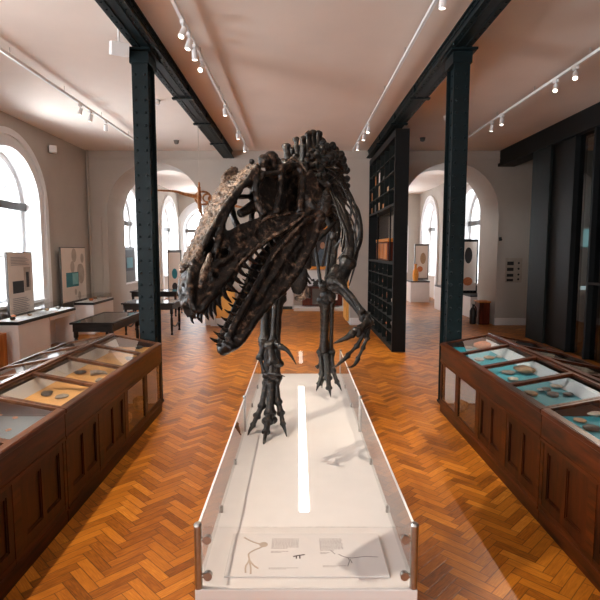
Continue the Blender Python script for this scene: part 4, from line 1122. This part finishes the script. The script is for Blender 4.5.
for c_,r_,h,m in ((5,1,.24,'orangewood'),(4,2,.26,'orangewood'),(3,1,.28,'fossil_tan'),(3,2,.26,'poster'),(3,0,.2,'fossil_tan'),(5,0,.16,'orangewood'),(2,0,.12,'orangewood'),(1,1,.12,'fossil_tan'),(4,0,.2,'greyframe'),(2,2,.1,'greyframe')):
    y=y0+.08+(c_+.5)*cw; z=zs[r_]+.001
    b=nb(); bx(b,x0+.04,x0+.2,y-.16,y+.16,z,z+h,bev=.006)
    tt=tag(obj('storage_box',b,M_[m]),'%s box in the %s column and %s shelf of the cabinet top'%({'orangewood':'orange','fossil_tan':'tan','poster':'pale','greyframe':'grey'}[m],cols[c_],['lowest','second','third','top'][r_]),'box','boxes on the upper cabinet shelves')
# wooden dresser seen through the cabinet's gap
t=thing('instrument_case','orange wooden box standing in the open middle gap of the black cabinet','box',(2.08,12.2,1.861))
b=nb(); bx(b,1.99,2.18,11.35,13.0,1.861,2.28,bev=.008); obj('box_body',b,M_['redwood'],t)
b=nb(); bx(b,1.98,2.19,11.3,13.05,2.281,2.36,bev=.012); obj('lid',b,M_['gilt'],t)
for k_ in range(3):
    b=nb(); bx(b,1.98,1.99,11.45+k_*.52,11.87+k_*.52,1.9,2.25); obj('door',b,M_['orangewood'],t)
# ------------------------------------------------------------------ beyond the middle arch
t=thing('framed_painting','large dark portrait in a gilt orange frame beyond the middle arch','painting',(.88,18.38,1.4))
X0,X1,Z0,Z1=.36,1.38,1.4,2.95
b=nb()
for q in ((X0,X1,Z0,Z0+.12),(X0,X1,Z1-.12,Z1),(X0,X0+.12,Z0+.12,Z1-.12),(X1-.12,X1,Z0+.12,Z1-.12)): bx(b,q[0],q[1],18.33,18.395,q[2],q[3],bev=.01)
obj('frame',b,M_['gilt'],t)
b=nb(); bx(b,X0+.1,X1-.1,18.375,18.39,Z0+.1,Z1-.1); c_=obj('canvas',b,M_['canvas'],t)
b=nb(); slab(b,[(.62,18.37,1.52),(1.14,18.37,1.52),(1.08,18.37,1.95),(.98,18.37,2.12),(.78,18.37,2.12),(.68,18.37,1.95)],(0,.006,0)); obj('sitter_coat',b,M_['canvasblue'],c_)
b=nb(); ball(b,(.88,18.37,2.26),(.09,.006,.12),14); obj('sitter_head',b,M_['skin'],c_)
t=thing('low_counter','dark red wooden counter with a grey centre panel beyond the middle arch','counter',(.9,17.9,.12))
b=nb(); bx(b,.15,1.55,17.75,18.2,.16,.78); bx(b,.12,1.58,17.72,18.22,.78,.82); obj('body',b,M_['redwood'],t)
b=nb(); bx(b,.5,.82,17.735,17.75,.2,.76); obj('grey_panel',b,M_['greyframe'],t)
b=nb(); bx(b,1.26,1.38,17.735,17.75,.36,.56); obj('white_notice',b,M_['white'],t)
b=nb(); bx(b,.2,.82,18.25,18.34,.121,1.36); tag(obj('white_backboard',b,M_['white']),'white backboard above the red counter beyond the middle arch','board')
b=nb(); ball(b,(.62,18.0,.93),(.1,.05,.09),10); ball(b,(.54,18.0,1.04),(.05,.04,.05),8); ball(b,(.70,18.0,1.02),(.05,.04,.06),8); bx(b,.5,.76,17.95,18.06,.821,.86)
tag(obj('small_model_animal',fuse(b,.012,.01,.04),M_['fossil_dark']),'small dark mounted specimen on the red counter','specimen')
b=nb(); bx(b,-.15,1.7,17.45,18.35,0,.12,bev=.01); tag(obj('low_plinth',b,M_['plinth']),'low white plinth carrying the red counter beyond the middle arch','plinth')
b=nb(); bx(b,-.75,-.16,18.1,18.38,0,.95); tag(obj('white_cabinet',b,M_['white']),'white cabinet against the screen wall left of the red counter','cabinet')
b=nb(); bx(b,-1.9,-.2,18.05,18.09,0,.1); tag(obj('floor_kick_board',b,M_['blacklam']),'black kick board along the floor by the white cabinet','board')
b=nb(); bx(b,1.38,1.445,14.45,15.45,.08,1.25); tag(obj('amber_board',b,M_['yellow']),'narrow amber panel on the jamb right of the middle arch','panel')
t=thing('amber_banner','amber yellow display board against the wall, seen between the open jaws','board',(-1.98,13.95,0))
b=nb(); bx(b,-2.28,-1.74,14.0,14.05,.22,1.08,bev=.004); obj('board',b,M_['yellow'],t)
b=nb(); bx(b,-2.42,-2.29,13.98,14.1,0,.95); obj('white_edge',b,M_['white'],t)
b=nb(); bx(b,-2.28,-1.74,13.99,14.08,0,.22); obj('foot',b,M_['white'],t)
# ------------------------------------------------------------------ beyond the right arch
def wplinth(x0,x1,y0,y1,h,label,band=True):
    t=thing('white_plinth',label,'plinth',((x0+x1)/2,(y0+y1)/2,0))
    b=nb(); bx(b,x0,x1,y0,y1,0,h-.05); obj('body',b,M_['plinth'],t)
    b=nb(); bx(b,x0-.01,x1+.01,y0-.01,y1+.01,h-.05,h); obj('edge_band',b,M_['blacklam'],t)
wplinth(4.55,5.3,20.5,21.6,.85,'white plinth with black edge far beyond the right arch, left of the iron column')
wplinth(4.95,5.55,17.4,18.4,.85,'white plinth partly behind the right iron column')
wplinth(5.35,5.85,15.75,16.9,.7,'white plinth under the dark-framed poster beyond the right arch')
def board(x,y,w,h,z,label,fr,art,rz=0):
    t=thing('display_board',label,'board',(x,y,z))
    b=nb(); box(b,(x,y,z+h/2),(w,.05,h)); obj('board_frame',b,fr,t)
    b=nb(); box(b,(x,y-.027,z+h/2),(w*.86,.006,h*.9)); obj('sheet',b,M_['poster'],t)
    for nm,mat,(u,v,su,sv) in art:
        b=nb(); ball(b,(x+u*w,y-.031,z+v*h),(su*w,.004,sv*h),12); obj(nm,b,mat,t)
board(5.2,21.55,.6,1.5,.85,'pale poster board on the far white plinth beyond the right arch',M_['greyframe'],[('bird_picture',M_['fossil_tan'],(0.1,.6,.2,.16)),('lower_picture',M_['fossil_orange'],(-.1,.3,.2,.08))])
board(5.45,18.3,.42,1.35,.85,'grey board with a dark round picture left of the right column',M_['greyframe'],[('round_picture',M_['ink'],(0,.78,.35,.09)),('tall_picture',M_['fossil_orange'],(0,.35,.2,.28))])
board(5.52,16.6,.62,1.75,.7,'dark-framed board with fossil pictures right of the right iron column',M_['ironblack'],[('dark_picture',M_['ink'],(.0,.7,.2,.15)),('tan_picture',M_['fossil_orange'],(.0,.22,.25,.08))])
b=nb(); lathe(b,[(.12,0),(.1,.05),(.13,.2),(.12,.4),(.05,.5),(.045,.62),(.08,.68)],(4.78,20.75,.851),14); tag(obj('orange_specimen_jar',b,M_['gilt']),'orange glowing specimen jar on the far white plinth beyond the right arch','jar')
put('rock',0,0,.851,.12,M_['fossil_orange'],'orange flat rock on the far white plinth beyond the right arch',xy=(5.1,20.8),seed=5,sz=.4)
t=thing('wooden_crate','orange-brown wooden box at the foot of the right arch','box',(5.35,14.75,0))
b=nb(); bx(b,5.12,5.42,14.3,14.7,.0,.62,bev=.01); obj('box_body',b,M_['redwood'],t)
b=nb(); bx(b,5.1,5.44,14.28,14.72,.62,.66,bev=.005); obj('lid',b,M_['orangewood'],t)
t=thing('fire_extinguisher','small dark fire extinguisher beside the wooden box','fire extinguisher',(4.97,14.45,0))
b=nb(); lathe(b,[(.08,0),(.09,.03),(.09,.38),(.05,.46),(.025,.48),(.025,.53)],(4.99,14.45,0),14); obj('cylinder_body',b,M_['red'],t)
b=nb(); box(b,(4.99,14.42,.55),(.03,.14,.03)); stube(b,[(4.99,14.5,.53),(5.09,14.47,.45),(5.09,14.45,.2)],.012,3,6); obj('handle_and_hose',b,M_['ironblack'],t)
b=nb(); bx(b,5.50,5.53,14.14,14.198,.3,3.1); obj_=tag(obj('cable_conduit',b,M_['wall']),'thin vertical conduit running up the right arch edge','conduit')
# far left boards in the rear room
board(-4.95,20.5,.55,2.1,.0,'tall pale display board beyond the left arch beside the iron column',M_['greyframe'],[('upper_picture',M_['tealink'],(0,.55,.2,.1)),('lower_picture',M_['ink'],(0,.3,.2,.08))])
board(-4.1,22.5,.8,2.3,.0,'pale tall display board far behind the dinosaur snout',M_['greyframe'],[('round_picture',M_['fossil_tan'],(0,.6,.2,.1))])
t=thing('teal_banner','small board with dark and teal pictures in the far left window bay','board',(-5.65,17.2,1.0))
b=nb(); bx(b,-5.74,-5.70,16.7,17.9,.95,2.2); obj('board',b,M_['greyframe'],t)
b=nb(); bx(b,-5.70,-5.69,16.85,17.75,1.4,2.1); obj('dark_picture',b,M_['ink'],t)
b=nb(); bx(b,-5.69,-5.685,17.0,17.6,1.5,1.85); obj('teal_picture',b,M_['tealink'],t)
# ------------------------------------------------------------------ hanging winged skeleton
hc=at(200,197,10.6)
t=thing('hanging_pterosaur_skeleton','tan winged skeleton hanging on a thin wire behind the dinosaur head','skeleton',tuple(hc))
def Q(px,py,Y=10.6): return at(px,py,Y)
b=nb(); stube(b,[Q(199,182,10.3),Q(199,190,10.4),Q(199,198,10.5),Q(200,208,10.7),Q(204,222,10.9)],[.015,.035,.05,.04,.012],4,8); obj('body_bones',fuse(b,.012,.01,.05),M_['pterobone'],t)
b=nb()
pts=[Q(203+8*math.cos(a*PI/8),198+6.5*math.sin(a*PI/8)) for a in range(17)]; tube(b,pts,.022,6)
pts=[Q(207+4*math.cos(a*PI/8),198+4*math.sin(a*PI/8),10.5) for a in range(17)]; tube(b,pts,.02,6)
obj('shoulder_ring',b,M_['pterobone'],t)
for pts in ([Q(197,197),Q(184,194,10.5),Q(176,191.5,10.4),Q(161,190.5,10.3),Q(150,190,10.2)],[Q(209,198),Q(222,203,10.5),Q(240,207,10.4),Q(252,210,10.3),Q(280,214,10.2)]):
    b=nb(); stube(b,pts,[.045,.03,.024,.018,.008],4,8); obj('wing_finger',b,M_['pterobone'],t)
b=nb(); p=Q(199,183,10.35); cyl(b,p,(p.x,p.y,ZC),.005,6); obj('wire',b,M_['rope'],t)
# ------------------------------------------------------------------ ceiling tracks and spotlights
def trackfix(x,y0,y1,label):
    t=thing('lighting_track',label,'light track',(x,(y0+y1)/2,4.66))
    b=nb(); bx(b,x-.018,x+.018,y0,y1,4.66,4.70); obj('rail',b,M_['white'],t)
    y=y0+.5
    while y<y1: b=nb(); cyl(b,(x,y,4.70),(x,y,ZC-.001),.006,6); obj('hanger',b,M_['rope'],t); y+=1.6
trackfix(-3.85,-3,13.5,'white lighting track on the ceiling above the left plinths')
trackfix(-1.3,-3,13.6,'thin lighting track on the ceiling just inside the left girder')
trackfix(1.43,-3,13.6,'thin lighting track on the ceiling just inside the right girder')
trackfix(3.9,-3,13.2,'white lighting track on the ceiling right of the right girder')
def spotfix(x,y,label,aim,power=0,col=(1,.86,.70),size=55,blend=.8,rad=.04,group='ceiling spotlights'):
    t=thing('track_spotlight',label,'spotlight',(x,y,4.50),group)
    a=V(aim)-V((x,y,4.52)); d=a.normalized()
    if d.z>-.35: d=V((d.x,d.y,-.5)).normalized()
    c=V((x,y,4.54))
    b=nb(); bx(b,x-.02,x+.02,y-.05,y+.05,4.62,4.66); cyl(b,(x,y,4.66),(x,y,4.54),.01,8); obj('bracket',b,M_['white'],t)
    b=nb(); tube(b,[c-d*.06,c-d*.058,c+d*.055,c+d*.06],[.024,.034,.037,.037],16); obj('lamp_head',b,M_['white'],t)
    b=nb(); tube(b,[c+d*.0605,c+d*.064],[.029,.029],16); obj('lens',b,M_['lampglow'],t)
    if power:
        l=bpy.data.lights.new('spot','SPOT'); l.energy=power; l.color=col; l.spot_size=math.radians(size); l.spot_blend=blend; l.shadow_soft_size=rad
        o=bpy.data.objects.new('spot_lamp',l); COL.objects.link(o); o.location=c+d*.1; o.rotation_euler=(V(aim)-o.location).to_track_quat('-Z','Y').to_euler()
SPW=1.0
spotfix(-2.3,2.95,'spotlight clamped by the left girder above the dinosaur head',(.2,3.6,.25),470,size=85,blend=.6,rad=.035)
spotfix(-1.3,6.02,'white spotlight on the left inner track, first of the close four',(-2.3,4.2,.9),50)
spotfix(-1.3,6.35,'white spotlight on the left inner track, second of the close four',(-2.3,5.8,.9),60)
spotfix(-1.3,6.68,'white spotlight on the left inner track, third of the close four',(-1.2,7.2,0),280)
spotfix(-1.3,7.15,'white spotlight on the left inner track, last of the close four',(-2.3,3.0,.9),40)
spotfix(-1.3,9.35,'spotlight on the left inner track, alone midway along it',(-1.0,9.7,0),320)
spotfix(-1.3,11.3,'small spotlight near the far end of the left inner track',(-.8,12.0,0),240)
spotfix(-1.3,12.7,'last spotlight on the left inner track by the far wall',(-1,13,0))
spotfix(1.43,5.3,'spotlight on the right inner track at the top picture edge',(1.25,6.0,0),320)
spotfix(1.43,10.7,'near spotlight of the far trio on the right inner track',(.8,9.5,0),320)
spotfix(1.43,11.4,'middle spotlight of the far trio on the right inner track',(.9,11.3,0),240)
spotfix(1.43,12.5,'last spotlight of the far trio on the right inner track',(1,13,0))
spotfix(3.9,7.45,'spotlight on the right outer track, nearest the viewer',(2.5,4.6,.9),200)
spotfix(3.9,8.0,'spotlight on the right outer track, second from the viewer',(2.4,5.6,.9),200)
spotfix(3.9,10.05,'spotlight on the right outer track, near one of the far pair',(3.3,9.0,0),260)
spotfix(3.9,10.55,'spotlight on the right outer track, far one of the far pair',(3.4,11.5,0),220)
spotfix(-3.85,9.3,'spotlight on the left outer track, first of three',(-4.9,9.5,.9),60)
spotfix(-3.85,9.75,'spotlight on the left outer track, second of three',(-4.9,10.5,.9))
spotfix(-3.85,10.5,'spotlight on the left outer track, third of three',(-4.9,12.8,.9),60)
spotfix(-3.85,13.2,'spotlight on the left outer track beside the iron column',(-4,13,0))
# small ceiling and wall fittings
b=nb(); p_=at(119,49,6.5); box(b,p_,(.2,.22,.15),rot=Matrix.Rotation(.5,3,'Z')@Matrix.Rotation(.3,3,'X')); cyl(b,p_,(p_.x,p_.y,ZC-.001),.015,8); tag(obj('white_projector',b,M_['white']),'white box projector hanging beside the top of the left iron column','projector')
b=nb(); p=at(50,142,12.1); box(b,(XW+.09,12.1,4.42),(.16,.16,.16),rot=Matrix.Rotation(.5,3,'Z')); tag(obj('wall_speaker',b,M_['white']),'small white speaker box high on the left wall','speaker')
for x,y,l in ((-2.55,9.5,'small white detector on the ceiling left of the left girder'),(3.0,10.6,'small white ceiling detector between the right girder and right track'),(3.0,12.6,'small dark camera dome hanging near the right arch'),(-3.0,12.9,'small dark camera dome hanging near the left arch')):
    b=nb(); lathe(b,[(.03,-.09),(.055,-.07),(.06,-.03),(.07,-.001)],(x,y,ZC),14); tag(obj('ceiling_detector',b,M_['white' if 'white' in l else 'greyframe']),l,'detector')
for x,y,X,l in ((2.9,15.9,0,''),):
    pass
b=nb(); bx(b,5.53,5.6,14.12,14.198,2.35,2.45); cyl(b,(5.55,14.12,2.4),(5.55,14.02,2.38),.03,10); tag(obj('security_camera',b,M_['ironblack']),'small black camera on the wall by the right arch edge','camera')
# pale building seen outside the left windows
t=thing('outside_building','pale brick building outside the left window','building',(-15,14,-2))
b=nb(); bx(b,-17,-15,2,34,-2,5.2); obj('wall',b,M_['brick'],t)
for i in range(9):
    b=nb(); bx(b,-15.05,-14.98,4+i*3.2,5.2+i*3.2,3.0,4.8); obj('window',b,M_['white'],t)
# ================================================================== LIGHT
w=bpy.data.worlds.new('World'); SC.world=w; w.use_nodes=True
nt=w.node_tree; bg=nt.nodes['Background']
tc=nd(nt,'ShaderNodeTexCoord'); sx=nd(nt,'ShaderNodeSeparateXYZ'); nt.links.new(tc.outputs['Generated'],sx.inputs[0])
r=ramp(nt,sx.outputs[2],[(.0,(.80,.84,.9,1)),(.5,(.95,.97,1,1)),(1,(.75,.86,1,1))]); nt.links.new(r.outputs[0],bg.inputs[0]); bg.inputs[1].default_value=3.2
def area(name,loc,aim,sx_,sy_,e,col=(1,1,1)):
    l=bpy.data.lights.new(name,'AREA'); l.shape='RECTANGLE'; l.size=sx_; l.size_y=sy_; l.energy=e; l.color=col
    o=bpy.data.objects.new(name,l); COL.objects.link(o); o.location=loc; o.rotation_euler=(V(aim)-V(loc)).to_track_quat('-Z','Z').to_euler()
    return o
# daylight at each window opening
for y,e in zip(WY,(500,560,430,330,220)): area('daylight_and_fill',(XW-.75,y,2.7),(0,y,2.75),1.9,3.2,e,(.95,.97,1))
for y in (17.5,23.0): area('daylight_and_fill',(6.7,y,2.7),(0,y,2.2),1.9,3.2,170,(.93,.96,1))
for x in (-4.45,3.9): area('daylight_and_fill',(x,YE+.7,2.7),(x,15,2.0),1.9,3.2,200,(.93,.96,1))
for x,e in ((-2.8,120),(2.8,25)): area('daylight_and_fill',(x,YN-.3,2.7),(x,5,2.6),2.3,3.0,e,(1,.93,.86))  # fill lamps at the added windows behind the viewer, brightening ceiling and deck
# ================================================================== CAMERA
cam=bpy.data.cameras.new('camera'); co=bpy.data.objects.new('camera',cam); COL.objects.link(co)
cam.sensor_fit='HORIZONTAL'; cam.sensor_width=36; cam.lens=F/600*36; cam.shift_x=(300-VX)/600
co.location=ORG; co.rotation_euler=(PI/2-TH,0,0); cam.clip_start=.05; SC.camera=co
vs=SC.view_settings; SC.display_settings.display_device='sRGB'; vs.view_transform='Standard'; vs.look='None'; vs.exposure=0.5; vs.gamma=1; vs.use_curve_mapping=False
SC.cycles.max_bounces=8; SC.cycles.diffuse_bounces=5; SC.cycles.transparent_max_bounces=24; SC.cycles.caustics_reflective=False; SC.cycles.caustics_refractive=False
SC.cycles.sample_clamp_indirect=4
